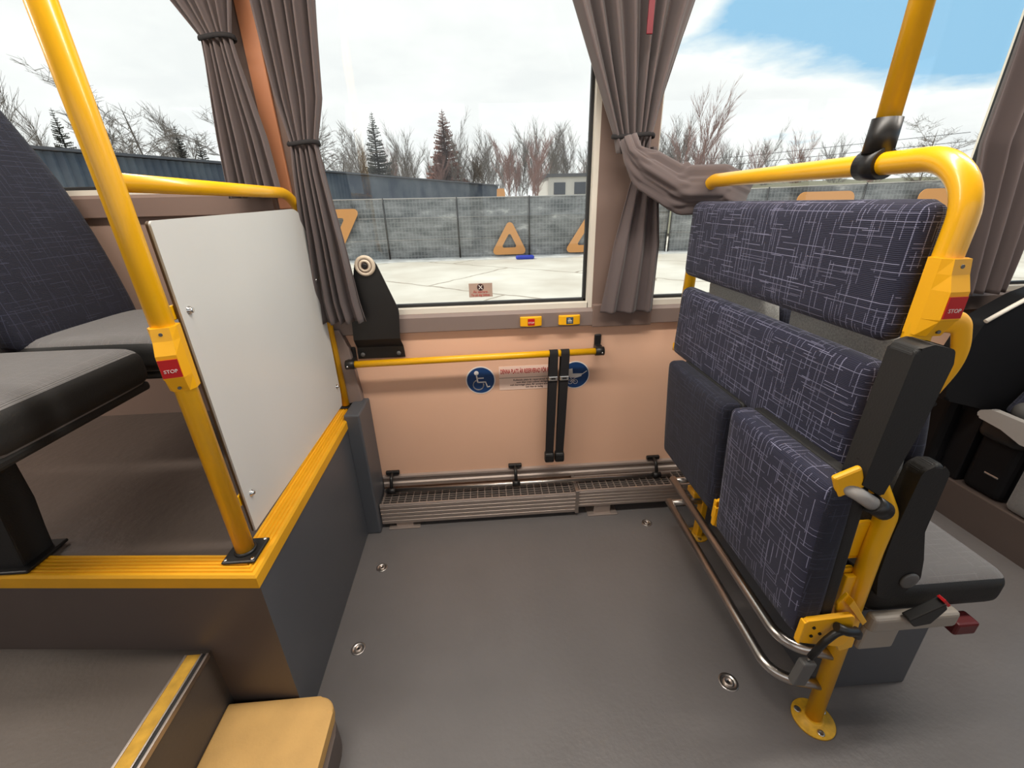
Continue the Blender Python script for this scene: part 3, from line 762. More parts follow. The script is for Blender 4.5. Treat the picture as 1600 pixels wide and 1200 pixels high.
def pole_button(x, y, z, ax, label, w=.022, h=.062, tilt=0):
    """faceted yellow housing clamped round a pole; ax = unit vector it faces; tilt leans with the pole"""
    ax = Vector(ax).normalized(); sd_ = Vector((0, 0, 1)).cross(ax); up = Vector((0, 0, 1)); o0 = Vector((x, y, z))
    t = thing('stop_button', label, 'button', (x, y, z - h))
    def P(a, s, u): return o0 + ax * a + sd_ * s + up * u + Vector((tilt * u, 0, 0))
    b = NB()
    lev = [(-h, .021, .017), (-h * .55, .034, .020), (-h * .50, .036, .021), (h * .22, .036, .021), (h * .62, .027, .020), (h, .023, .019)]
    rings = []
    for (u, fr_, sw) in lev:
        pts = [(-.019, -.010), (-.012, -.0225), (.010, -.0225), (fr_, -sw * .78), (fr_, sw * .78), (.010, .0225), (-.012, .0225), (-.019, .010)]
        rings.append([b.verts.new(P(a, s, u)) for a, s in pts])
    for i in range(len(rings) - 1):
        for k in range(8): b.faces.new((rings[i][k], rings[i][(k + 1) % 8], rings[i + 1][(k + 1) % 8], rings[i + 1][k]))
    b.faces.new(rings[0]); b.faces.new(list(reversed(rings[-1])))
    obj('housing', b, 'yellow_plastic', t)
    b = NB(); vs = []
    for a in (.0358, .0378):
        for s, u in ((-.0155, -h * .46), (.0155, -h * .46), (.0155, h * .10), (-.0155, h * .10)): vs.append(b.verts.new(P(a, s, u)))
    for q in ((0, 1, 2, 3), (7, 6, 5, 4), (0, 4, 5, 1), (1, 5, 6, 2), (2, 6, 7, 3), (3, 7, 4, 0)): b.faces.new([vs[i] for i in q])
    k = obj('button_cap', b, 'red_plastic', t, 'red button')
    b = NB(); text_bm(b, 'STOP', .0092, P(.0381, 0, -h * .26), ux=sd_, uy=up); obj('lettering', b, 'sticker_white', k)
    for u in (h * .82, -h * .86):
        b = NB(); c = P(.0245 if u > 0 else .0265, 0, u); add_tube(b, [c - ax * .002, c + ax * .0015], .0032, 10); obj('screw', b, 'grey_plastic', t)
    return t
pole_button(-.597, .802, 1.045, (.30, -1, 0), 'yellow stop button housing with red key on the platform pole')

# =================================================================== PASSENGER SEATS ON THE PLATFORM
def back_x(z): # front surface of the backrest
    s = (z - .97) / .70; return -1.222 - .19 * s + .030 * math.sin(min(1, max(0, s)) * PI)
def platform_seat(y0, y1, label):
    t = thing('passenger_seat', label, 'seat', (-1.15, (y0 + y1) / 2, .551), 'passenger seats on the platform')
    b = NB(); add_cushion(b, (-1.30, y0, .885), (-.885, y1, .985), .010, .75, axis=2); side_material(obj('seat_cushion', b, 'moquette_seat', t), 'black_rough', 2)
    b = NB(); add_box(b, (-1.28, y0 + .01, .868), (-.90, y1 - .01, .892), .008); obj('seat_shell', b, 'black_rough', t)
    b = NB(); add_lathe(b, (-.945, y0 + .16, .856), [(.010, 0), (.012, .006), (.012, .013)], 'z', 12); obj('fixing', b, 'chrome', t)
    b = NB()
    def fr(p):  # shear the slab into the reclined, waisted backrest
        s = (p.z - .95) / .80; k = 1 - .16 * max(0, s - .55) / .45
        return (back_x(p.z) + (p.x + 1.0), ((p.y - (y0 + y1) / 2) * k) + (y0 + y1) / 2, p.z)
    add_cushion(b, (-1.09, y0 - .005, .95), (-1.0, y1, 1.76), .006, .9, fr=fr, axis=0); obj('backrest', b, 'moquette_dark', t)
    b = NB()
    def fr2(p): return (back_x(p.z) + (p.x + 1.0) - .085, p.y, p.z)
    add_cushion(b, (-1.03, y0 + .03, .86), (-1.0, y1 - .03, 1.68), 0, .9, fr=fr2); obj('backrest_shell', b, 'black_rough', t)
    return t
platform_seat(1.150, 1.575, 'dark blue passenger seat on the platform next to the window')
s1 = platform_seat(.690, 1.105, 'dark grey passenger seat on the platform nearest the aisle')
b = NB(); add_tube(b, fillet([(-1.30, .672, 1.26), (-1.24, .676, 1.03), (-1.235, .68, .93)], .1), .024, 14, sx=.8, sy=1.3)
obj('armrest', b, 'black_rough', s1)
t = thing('seat_pedestal', 'black upright leg panel standing on the yellow platform edge', 'seat leg', (-1.12, .85, .555))
b = NB(); add_prism(b, [(-1.215, .556), (-1.082, .556), (-1.066, .70), (-1.060, .868), (-1.235, .868)], 'y', .795, .870, .006); obj('leg_panel', b, 'black_rough', t)
b = NB(); add_box(b, (-1.235, .780, .5555), (-1.062, .885, .5635), .003); obj('foot_plate', b, 'black_plastic', t)
b = NB(); add_box(b, (-1.22, .72, .845), (-1.06, 1.55, .870), .005); obj('cross_beam', b, 'black_rough', t)
b = NB(); add_box(b, (-1.20, 1.597, .700), (-1.08, 1.6195, .80), .003)
for k in range(6): add_box(b, (-1.192, 1.592, .709 + k * .0145), (-1.088, 1.5985, .716 + k * .0145), .001)
tag(obj('wall_vent', b, 'black_plastic'), 'small dark slatted vent low on the wall behind the platform seats', 'vent')

# =================================================================== FOLDING SEAT BENCH
t = thing('folding_bench', 'yellow tube framed double folding seat with patterned navy cushions, seats tipped up', 'folding seat', (.80, .64, 0))
FX = .738
b = NB()
add_tube(b, fillet([(.828, .640, .004), (.808, .645, .60), (.812, .648, .690), (.748, .650, .790), (.733, .650, 1.03), (.742, .650, 1.350), (.742, 1.495, 1.350), (.733, 1.500, .775)], {1: .2, 2: .05, 3: .06, 4: .2, 5: .095, 6: .07}, 12), .0195, 24)
obj('frame_tube', b, 'yellow_paint', t)
b = NB(); add_tube(b, [(.731, 1.500, .790), (.731, 1.500, .765)], .022, 18); obj('end_cap', b, 'yellow_paint', t)
def flange(x, y, r, nm='foot_flange'):
    b = NB(); add_lathe(b, (x, y, 0), [(r, 0), (r, .0045), (r * .95, .006), (r * .5, .006), (r * .48, .010), (r * .40, .012)], 'z', 40)
    f = obj(nm, b, 'yellow_worn', t, 'worn yellow round foot flange')
    for a in (20, 140, 260):
        b = NB(); add_lathe(b, (x + r * .72 * math.cos(R(a)), y + r * .72 * math.sin(R(a)), .006), [(r * .17, 0), (r * .17, .0018), (r * .10, .0026), (r * .05, .001)], 'z', 16); obj('screw', b, 'steel', f)
flange(.826, .636, .051); flange(.838, 1.325, .042)
b = NB(); add_box(b, (.826, 1.308, .008), (.850, 1.345, .23), .004, rot=Matrix.Rotation(R(0), 3, 'Y')); add_box(b, (.78, 1.30, .21), (.86, 1.36, .235), .004); obj('rear_leg', b, 'yellow_paint', t)
# cross rails carrying the cushions
b = NB(); add_box(b, (.752, .665, 1.14), (.775, 1.485, 1.18), .004); obj('cross_bar', b, 'black_rough', t)
b = NB(); add_box(b, (.752, .665, .86), (.775, 1.485, .90), .004); obj('cross_bar', b, 'black_rough', t)
b = NB(); add_box(b, (.77, .655, .32), (.80, 1.36, .36), .004); obj('cross_bar', b, 'black_rough', t)
b = NB(); add_cushion(b, (.695, .672, 1.052), (.752, 1.478, 1.290), .006, .92, nx=18, axis=0); obj('upper_backrest', b, 'moquette', t)
def lean(p): return (p.x - (1.02 - p.z) * .02, p.y, p.z)
b = NB(); add_cushion(b, (.700, .680, .762), (.756, 1.485, 1.012), .006, .92, nx=18, axis=0, fr=lean); obj('lower_backrest', b, 'moquette', t)
def fold_seat(y0, y1, x0, z0, z1, lab, m):
    def fr(p): s = (p.z - z0) / (z1 - z0); return (p.x - .025 * s, p.y, p.z)
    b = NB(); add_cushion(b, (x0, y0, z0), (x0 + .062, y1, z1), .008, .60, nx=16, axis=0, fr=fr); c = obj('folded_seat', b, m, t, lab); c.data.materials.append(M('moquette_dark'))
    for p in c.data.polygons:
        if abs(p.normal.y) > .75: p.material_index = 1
    b = NB(); add_cushion(b, (x0 + .058, y0 + .006, z0 + .006), (x0 + .088, y1 - .006, z1 - .004), 0, .5, nx=8, fr=fr); obj('seat_underside', b, 'black_rough', c)
    b = NB(); z = z1 - .002; add_tube(b, fillet([(x0 + .036, y0 + .012, z0 + .02), (x0 + .012, y0 + .001, z), (x0 + .012, y1 - .001, z), (x0 + .036, y1 - .012, z0 + .02)], .03), .0022, 6); obj('piping', b, 'black_webbing', c)
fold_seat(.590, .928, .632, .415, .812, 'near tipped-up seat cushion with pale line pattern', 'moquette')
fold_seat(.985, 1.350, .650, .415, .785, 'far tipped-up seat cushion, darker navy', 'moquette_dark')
# steel rails
for z, x in ((.268, .700), (.150, .697)):
    b = NB(); add_tube(b, fillet([(x, 1.335, z + (.020 if z > .2 else .030)), (x, .668, z), (.808 + (.014 if z < .2 else .008), .640, z - .012)], .065, 12), .0135, 18)
    obj('steel_rail', b, 'steel', t)
b = NB(); add_cyl(b, (.70, 1.325, .178), (.835, 1.325, .178), .012, 14); add_cyl(b, (.70, 1.325, .286), (.80, 1.325, .286), .012, 14); add_box(b, (.79, 1.318, .17), (.83, 1.334, .30), .003); obj('rail_stub', b, 'steel', t)
# hinge brackets
def hinge(y, sgn, x0=.632):
    b = NB()
    poly = round_poly([(x0 + .004, .412), (x0 + .050, .400), (x0 + .110, .385), (x0 + .120, .400), (x0 + .118, .480), (x0 + .080, .478), (x0 + .008, .474)], .010)
    add_prism(b, poly, 'y', y - .006, y + .006, .002); add_box(b, (x0 + .002, y - .010 if sgn < 0 else y - .004, .412), (x0 + .008, y + (.004 if sgn < 0 else .010), .476), .002)
    h = obj('hinge_bracket', b, 'yellow_plastic', t)
    for (dx, dz) in ((.030, .455), (.048, .435), (.030, .430)): b = NB(); add_tube(b, [(x0 + dx, y - .0085, dz), (x0 + dx, y - .0055, dz)], .0035, 10); obj('rivet', b, 'dark_void', h)
    return h
hinge(.583, -1); hinge(.940, 1); hinge(.975, -1, .648); 
b = NB(); add_box(b, (.770, .640, .33), (.800, .652, .52), .003); add_prism(b, [(.722, .492), (.738, .520), (.792, .440), (.800, .345), (.770, .335), (.745, .385)], 'y', .598, .606, .002); add_prism(b, [(.735, .500), (.741, .516), (.792, .446), (.786, .435)], 'y', .586, .600, .001); obj('side_gusset', b, 'yellow_paint', t)
b = NB(); add_box(b, (.762, .655, .56), (.802, .663, .66), .008, 3); add_box(b, (.770, .655, .46), (.800, .663, .53), .008, 3); obj('side_tab', b, 'yellow_paint', t)
# pivot of the arm rest
b = NB(); add_box(b, (.616, .588, .795), (.668, .600, .845), .005, rot=Matrix.Rotation(R(-25), 3, 'Y')); obj('pivot_lug', b, 'yellow_plastic', t)
b = NB(); add_tube(b, [(.646, .612, .808), (.640, .596, .806), (.662, .585, .796), (.700, .585, .770)], [.010, .012, .013, .014], 16); pv = obj('pivot_pin', b, 'arm_grey', t)
b = NB(); add_tube(b, [(.694, .585, .774), (.724, .585, .754)], .0185, 18); obj('pivot_cap', b, 'black_plastic', pv)
# folded-up arm rest of the bench
b = NB()
add_prism(b, round_poly([(.664, .815), (.712, .785), (.735, .92), (.745, 1.045), (.738, 1.070), (.700, 1.080), (.672, 1.072)], [.004, .004, .02, .016, .012, .014, .012]), 'y', .586, .6345, .006, 3)
ar = obj('armrest', b, 'black_rough', t, 'black upright armrest')
b = NB(); add_tube(b, [(.6705, .612, .852), (.6660, .612, .851)], .0055, 12); obj('armrest_hole', b, 'dark_void', ar)
# curved grab handle behind the frame
b = NB(); add_tube(b, fillet([(.770, .672, 1.095), (.842, .676, 1.085), (.872, .680, 1.015), (.842, .682, .945), (.812, .682, .905)], {1: .03, 2: .12, 3: .12}, 10), .017, 14, sx=1.15, sy=.42); gh = obj('grab_handle', b, 'yellow_plastic', t)
b = NB(); add_tube(b, [(.832, .664, .932), (.832, .6605, .932)], .007, 12, sx=.7); obj('handle_hole', b, 'dark_void', gh)
pb = pole_button(.738, .648, 1.142, (.02, -1, 0), 'yellow stop button housing with red key on the folding seat frame', tilt=0)
# rubber strap with catch hanging on the hinge
t2 = thing('tether_strap', 'short black rubber tether with grey catch hanging on the near hinge', 'tether', (.69, .57, .33))
b = NB(); add_tube(b, fillet([(.735, .566, .445), (.705, .562, .462), (.682, .562, .430), (.668, .566, .375)], .03), .0075, 10); add_tube(b, fillet([(.700, .566, .468), (.722, .560, .458), (.748, .562, .452), (.755, .566, .435)], .02), .0095, 10); add_tube(b, fillet([(.735, .566, .445), (.760, .575, .440)], .02), .007, 8); obj('rubber_loop', b, 'black_plastic', t2)
b = NB(); add_tube(b, [(.668, .566, .380), (.664, .566, .362)], .003, 8); obj('link', b, 'chrome', t2)
b = NB(); add_prism(b, [(.640, .295), (.672, .290), (.682, .362), (.650, .366)], 'y', .556, .576, .004); obj('catch', b, 'grey_plastic', t2)

# pole standing on the frame
t = thing('grab_pole', 'vertical yellow pole clamped on top of the folding seat frame', 'pole', (.738, .845, 1.35))
b = NB(); add_tube(b, [(.744, .845, 1.405), (.752, .845, 2.295)], .0185, 24); obj('pole_tube', b, 'yellow_paint', t)
b = NB(); add_tube(b, [(.742, .845, 1.368), (.7435, .845, 1.425)], [.0245, .0235], 24); add_tube(b, [(.742, .822, 1.350), (.742, .868, 1.350)], .0265, 24); obj('clamp', b, 'black_plastic', t)

# =================================================================== FORWARD-FACING SEATS BEHIND THE BENCH
def rear_seat(y0, y1, label, full):
    t = thing('passenger_seat', label, 'seat', (1.0, (y0 + y1) / 2, 0), 'grey backed seats behind the folding bench')
    yb = y0 + (.072 if full else 0)
    def fr(p): s = (p.z - .45) / .52; k = 1 - .10 * max(0, s - .7) / .3; return (p.x + .075 * (1 - s), (p.y - (yb + y1) / 2) * k + (yb + y1) / 2, p.z)
    b = NB(); add_cushion(b, (.790, yb, .44), (.850, y1, 1.045), .006, .6, nx=14, axis=0, fr=fr); obj('backrest', b, 'grey_carpet', t)
    b = NB(); add_cushion(b, (.846, yb + .004, .45), (.898, y1 - .004, 1.010), .006, .85, nx=14, axis=0, fr=fr); obj('backrest_cushion', b, 'moquette_dark', t)
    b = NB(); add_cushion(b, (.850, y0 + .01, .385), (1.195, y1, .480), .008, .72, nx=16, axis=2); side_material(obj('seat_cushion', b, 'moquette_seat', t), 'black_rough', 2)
    if full:
        b = NB(); add_box(b, (.840, y0 - .022, .372), (1.050, y0 + .006, .418), .010, 3); add_box(b, (.842, y0 - .010, .30), (.93, y0 + .006, .375), .006); obj('side_cover', b, 'light_plastic', t, 'beige plastic side cover')
        b = NB(); add_box(b, (1.062, y0 - .018, .335), (1.118, y0 + .02, .372), .006); obj('recline_handle', b, 'dark_red', t, 'dark red handle')
        # folded armrest
        b = NB(); p = round_poly([(.856, .455), (.905, .440), (.945, .500), (.930, .560), (.902, .640), (.898, .790), (.872, .815), (.838, .795), (.832, .640), (.838, .520)], .02)
        add_prism(b, p, 'y', y0 + .008, y0 + .046, .008, 3); a = obj('armrest', b, 'black_rough', t)
        b = NB(); add_lathe(b, (.915, y0 + .008, .502), [(.021, 0), (.021, .004), (.017, .006), (.005, .007)], 'y', 24); obj('pivot_cover', b, 'grey_plastic', a)
        b = NB(); add_prism(b, [(.905, .425), (.975, .470), (.985, .452), (.962, .408), (.925, .402)], 'y', y0 - .034, y0 - .012, .003); bu = obj('belt_buckle', b, 'black_plastic', t)
        b = NB(); add_prism(b, [(.968, .474), (.987, .455), (.992, .460), (.973, .479)], 'y', y0 - .031, y0 - .015, .001); obj('release_button', b, 'red_plastic', bu)
    return t
rear_seat(.628, 1.055, 'grey backed passenger seat with beige side cover behind the near folding seat', True)
rear_seat(1.120, 1.475, 'grey backed passenger seat behind the far folding seat by the wall', False)
b = NB(); add_box(b, (.86, 1.065, .42), (.90, 1.112, 1.0), .008); add_box(b, (.85, 1.05, .30), (1.0, 1.13, .42), .008); tag(obj('belt_pillar', b, 'black_rough'), 'black belt pillar between the two grey seat backs', 'belt pillar')
t = thing('seat_box', 'dark grey box pedestal under the forward facing seats', 'seat pedestal', (1.0, 1.1, 0))
b = NB(); add_prism(b, [(.875, 0), (1.153, 0), (1.140, .378), (.875, .378)], 'y', .706, 1.50, .004); obj('pedestal', b, 'vinyl_side', t)
b = NB(); add_box(b, (.875, .698, .325), (.98, .708, .355), .003); obj('recess', b, 'dark_void', t)

# =================================================================== DRIVER'S PLACE
t = thing('driver_console', 'black sloping console with pale top edge below the front window', 'console', (2.1, 1.40, .165))
b = NB(); add_prism(b, round_poly([(1.960, .166), (1.960, .50), (1.76, .555), (1.735, .66), (1.79, .862), (1.93, .950), (2.20, 1.05), (2.55, 1.10), (2.55, .166)], [0, .05, .03, .05, .03, .10, .05, .02, 0]), 'y', 1.365, 1.445, .008, 3); obj('console_body', b, 'black_deep', t)
b = NB(); add_box(b, (1.915, 1.444, .166), (2.5, 1.590, .530), .03, 4); obj('console_base', b, 'black_deep', t)
b = NB(); add_tube(b, [(1.788, 1.364, .868), (1.86, 1.364, .915), (1.93, 1.364, .958), (2.20, 1.364, 1.058), (2.50, 1.364, 1.102)], .0075, 10); obj('edge_strip', b, 'cream_trim', t, 'pale edge strip')
t = thing('driver_chair', 'black driver seat with grey plastic arm panel at the front', 'seat', (2.2, 1.36, .165))
b = NB(); add_box(b, (1.962, 1.205, .166), (2.45, 1.355, .455), .03, 4); obj('seat_base', b, 'black_deep', t)
b = NB(); add_cushion(b, (1.930, 1.20, .40), (2.45, 1.36, .500), .006, .7, axis=2); obj('seat_cushion', b, 'black_plastic', t)
b = NB(); add_prism(b, round_poly([(1.345, .486), (1.352, .512), (1.31, .534), (1.21, .532), (1.10, .520), (1.10, .455), (1.19, .452), (1.26, .476)], .010), 'x', 1.900, 1.928, .006); obj('arm_panel', b, 'arm_grey', t, 'grey plastic arm panel')
b = NB(); add_cushion(b, (1.95, 1.225, .500), (2.06, 1.305, .575), 0, .9, nx=6); obj('control_lever', b, 'grey_plastic', t)
b = NB(); add_box(b, (1.956, 1.235, .262), (1.963, 1.285, .270), .002); obj('buckle', b, 'chrome', t)
b = NB(); add_prism(b, [(2.0, .50), (2.30, .50), (2.62, 1.22), (2.42, 1.25)], 'y', 1.215, 1.355, .02, 3); obj('backrest', b, 'moquette_dark', t)
b = NB(); add_cushion(b, (1.958, .96, .166), (2.04, 1.190, .575), .01, .6, nx=10); tag(obj('seat_cover', b, 'seat_grey'), 'light grey cloth side of a seat at the right edge of the picture', 'seat cover')

# =================================================================== CURTAINS
def lerp(tab, z):
    if z >= tab[0][0]: return tab[0][1:]
    for a, c in zip(tab, tab[1:]):
        if c[0] <= z <= a[0]:
            s = (a[0] - z) / (a[0] - c[0]); return [a[1 + i] + (c[1 + i] - a[1 + i]) * s for i in range(len(a) - 1)]
    return tab[-1][1:]
def curtain(name, label, tab, y0, pleats, amp, tie=None, seed=0, rows=70, cols=180, parent=None):
    """tab rows: (z, left x, right x, fold scale)"""
    rnd = random.Random(seed); ph = [rnd.uniform(0, 6.28) for _ in range(6)]
    zt, zb = tab[0][0], tab[-1][0]
    cxm = (tab[0][1] + tab[0][2]) / 2
    root = parent or thing(name, label, 'curtain', (cxm, y0, zb), 'mauve grey curtains')
    b = NB(); grid = []
    for i in range(rows + 1):
        z = zt + (zb - zt) * i / rows; l, r_, k = lerp(tab, z); row = []
        for j in range(cols + 1):
            u = j / cols; uu = u + .018 * math.sin(2 * PI * u * 2.3 + ph[0]) + .006 * math.sin(z * 9 + ph[1] + u * 9)
            a = 2 * PI * pleats * uu + ph[2] + .5 * math.sin(z * 4 + u * 5 + ph[3])
            wv = math.sin(a) + .35 * math.sin(2 * a + 1.1 + z * 3) + .25 * math.sin(.5 * a + ph[4])
            x = l + (r_ - l) * (u + .30 / pleats / 6.28 * math.cos(a)); y = y0 - amp * k * wv
            row.append(b.verts.new((x, y, z)))
        grid.append(row)
    for i in range(rows):
        for j in range(cols):
            f = b.faces.new((grid[i][j], grid[i][j + 1], grid[i + 1][j + 1], grid[i + 1][j])); f.smooth = True
    o = obj('cloth', b, 'curtain', root)
    md = o.modifiers.new('thickness', 'SOLIDIFY'); md.thickness = .0022
    if tie:
        z, xl, xr, kk = tie
        b = NB(); n = 40; cx_, hx = (xl + xr) / 2, (xr - xl) / 2 + .004; dy = amp * kk * 1.5 + .008
        pts = [(cx_ + hx * math.cos(2 * PI * q / n), y0 - dy * math.sin(2 * PI * q / n), z + .003 * math.sin(4 * PI * q / n)) for q in range(n + 1)]
        add_tube(b, pts, .0052, 8, sx=1.3, sy=.7, up=(0, 0, 1)); obj('tieback', b, 'black_webbing', root, 'dark tieback cord')
    return root
curtain('curtain', 'tied mauve grey curtain at the right edge of the platform window',
        [(2.12, -1.00, -.62, 1), (1.84, -.83, -.66, .9), (1.752, -.772, -.686, .55), (1.70, -.776, -.680, .7), (1.50, -.800, -.650, 1), (1.335, -.815, -.640, 1.1)], 1.545, 6, .017, (1.752, -.772, -.682, .55), 3)
curtain('curtain', 'tied mauve grey curtain hanging beside the orange strip and white panel',
        [(2.12, -.640, -.40, 1.1), (1.84, -.612, -.436, 1), (1.60, -.600, -.462, .7), (1.485, -.580, -.498, .5), (1.40, -.590, -.492, .7), (1.20, -.610, -.470, 1), (.99, -.640, -.452, 1.1), (.915, -.640, -.440, 1.1)], 1.535, 6, .019, (1.485, -.582, -.496, .5), 5)
mid = curtain('curtain', 'central curtain tied at the post, one end swept over the bench frame',
        [(2.12, .16, .76, 1.1), (1.84, .293, .664, 1.0), (1.60, .395, .592, .75), (1.489, .441, .566, .5), (1.44, .452, .562, .6)], 1.540, 7, .024, (1.489, .437, .566, .55), 11)
curtain('curtain', '', [(1.46, .505, .592, .5), (1.36, .515, .610, .6), (1.15, .470, .640, .8), (.905, .437, .640, .9)], 1.560, 3, .016, None, 21, parent=mid)
# the swept end of the middle curtain
def swag(parent):
    pts = fillet([(.475, 1.500, 1.480), (.500, 1.475, 1.405), (.640, 1.470, 1.330), (.800, 1.490, 1.330), (.880, 1.500, 1.300)], .12, 10)
    n = len(pts); b = NB(); rings = []; K = 72
    for i, p in enumerate(pts):
        s = i / (n - 1); tg = (pts[min(i + 1, n - 1)] - pts[max(i - 1, 0)]).normalized()
        up = Vector((0, 0, 1)); sd2 = tg.cross(up)
        if sd2.length < .2: sd2 = Vector((0, -1, 0))
        sd2.normalize(); up2 = sd2.cross(tg)
        hh = .022 + .040 * math.sin(min(1, s * 1.3) * PI * .62) ** 1.1; dd = .026
        ring = []
        for k in range(K):
            a = 2 * PI * k / K; f = 1 + .17 * math.sin(5 * a + 4 * s) + .13 * abs(math.sin(5.5 * a - 7 * s + 1)) + .05 * math.sin(17 * a + 9 * s)
            ring.append(b.verts.new(p + up2 * math.sin(a) * hh * f + sd2 * math.cos(a) * dd * f))
        rings.append(ring)
    for i in range(n - 1):
        for k in range(K):
            f = b.faces.new((rings[i][k], rings[i][(k + 1) % K], rings[i + 1][(k + 1) % K], rings[i + 1][k])); f.smooth = True
    b.faces.new(rings[0]); b.faces.new(list(reversed(rings[-1])))
    obj('swept_cloth', b, 'curtain', parent)
swag(mid)
curtain('curtain', '', [(1.345, .780, .905, .5), (1.30, .775, .925, .8), (1.22, .780, .930, .9)], 1.553, 4, .011, None, 31, rows=20, cols=80, parent=mid)
curtain('curtain', 'long mauve grey curtain at the front end behind the frame corner',
        [(2.12, 1.66, 2.16, 1), (1.84, 1.70, 2.10, 1), (1.45, 1.70, 2.03, .9), (1.25, 1.75, 2.03, .8), (.93, 1.80, 2.035, 1)], 1.545, 4, .026, None, 41)
b = NB(); add_box(b, (.496, 1.474, 1.735), (.514, 1.480, 2.05), .002); tag(obj('red_strap', b, 'red_cord'), 'red strap hanging in front of the central curtain', 'strap')
# curtain rod
t = thing('curtain_rail', 'metal curtain rail above the far side windows', 'curtain rail', (0, 1.54, 2.12))
b = NB(); add_box(b, (-3.15, 1.51, 2.12), (3.3, WY, 2.14), .002); obj('rail', b, 'aluminium', t)

# =================================================================== OUTSIDE
GZ = -.40
b = NB(); add_box(b, (-80, -60, GZ - .3), (120, 120, GZ)); struct('ground', b, 'yard')
# the bus's own outer side below the windows is the wall itself; strip of gravel and snow below the fence
b = NB()
rnd = random.Random(4)
pts = [(-14 + i * .35, 14.55 - .15 + rnd.uniform(-.10, .10)) for i in range(100)]
top = [(x, 14.95 + rnd.uniform(0, .3)) for x, _ in reversed(pts)]
A = [b.verts.new((x, y, GZ + .002)) for x, y in pts]; Bv = [b.verts.new((x, 14.95, GZ + .10)) for x, y in pts]
for i in range(len(pts) - 1): b.faces.new((A[i], A[i + 1], Bv[i + 1], Bv[i]))
o = obj('gravel_strip', b, 'snow_dirty'); tag(o, 'strip of dirty snow and gravel along the foot of the fence', 'gravel', kind='stuff')
def fence(P, Q, h0, h1, n, label, yb=0):
    P = Vector(P); Q = Vector(Q); t = thing('site_fence', label, 'fence', (P.x, P.y, GZ)); d = (Q - P)
    b = NB()
    nn = 60
    r0 = []; r1 = []
    for i in range(nn + 1):
        s = i / nn; p = P + d * s; h = h0 + (h1 - h0) * s + .015 * math.sin(i * 1.7); r0.append(b.verts.new((p.x, p.y + .02 * math.sin(i * .9), GZ + .05))); r1.append(b.verts.new((p.x, p.y, h)))
    for i in range(nn): b.faces.new((r0[i], r0[i + 1], r1[i + 1], r1[i]))
    net = obj('shade_net', b, 'net', t); md = net.modifiers.new('thickness', 'SOLIDIFY'); md.thickness = .01
    for i in range(n + 1):
        p = P + d * (i / n); h = h0 + (h1 - h0) * i / n
        b = NB(); add_cyl(b, (p.x, p.y - .05, GZ), (p.x, p.y - .05, h + .03), .024, 8); obj('fence_post', b, 'black_plastic', t)
    b = NB(); add_tube(b, [(P.x, P.y - .05, h0), (Q.x, Q.y - .05, h1)], .012, 6)
    for s in (.35, .7): add_tube(b, [(P.x, P.y - .04, GZ + (h0 - GZ) * s), (Q.x, Q.y - .04, GZ + (h1 - GZ) * s)], .006, 5)
    obj('fence_wire', b, 'steel', t)
    return t
f1 = fence((-12.4, 14.9), (6.2, 14.75), 1.56, 1.46, 8, 'dark netting fence with orange triangles across the yard')
f2 = fence((6.3, 14.75), (24, 12.5), 1.50, 1.78, 6, 'dark netting fence with rounded orange marks seen above the bench')
def tri(cx_, z0, z1, w, inv, x1=None):
    y = 14.66; b = NB()
    o_ = [(cx_ - w, z0), (cx_ + w, z0), (cx_ + .05, z1)] if not inv else [(cx_ - w, z1), (cx_ + w, z1), (cx_ + .1, z0)]
    c_ = Vector((sum(p[0] for p in o_) / 3, sum(p[1] for p in o_) / 3)); ro = round_poly(o_, .12, 5); ri = [tuple(c_ + (Vector(p) - c_) * .42) for p in ro]
    n = len(ro); vs = [[b.verts.new((p[0], yy, p[1])) for p in ring] for yy in (y, y + .02) for ring in (ro, ri)]
    for i in range(n):
        j = (i + 1) % n
        b.faces.new((vs[0][i], vs[0][j], vs[1][j], vs[1][i])); b.faces.new((vs[2][j], vs[2][i], vs[3][i], vs[3][j])); b.faces.new((vs[0][j], vs[0][i], vs[2][i], vs[2][j])); b.faces.new((vs[1][i], vs[1][j], vs[3][j], vs[3][i]))
    obj('triangle_mark', b, 'orange_print', f1, 'orange triangle')
tri(.86, -.28, .86, .62, False); tri(-4.75, -.10, 1.25, .95, True); tri(3.42, -.28, .90, .72, False)
for x0, x1, yc in ((10.0, 11.9, 14.07), (13.6, 15.4, 13.60)):
    b = NB(); add_prism(b, round_poly([(x0, .85), (x1, .85), (x1, 1.40), (x0, 1.40)], .24), 'y', yc - .12, yc - .10); obj('oval_mark', b, 'orange_print', f2, 'orange rounded mark')
b = NB(); add_cushion(b, (1.05, 14.15, GZ), (1.65, 14.40, GZ + .12), 0, .9, nx=6); tag(obj('plastic_bag', b, 'blue_bag'), 'blue plastic bag lying at the foot of the fence', 'bag')
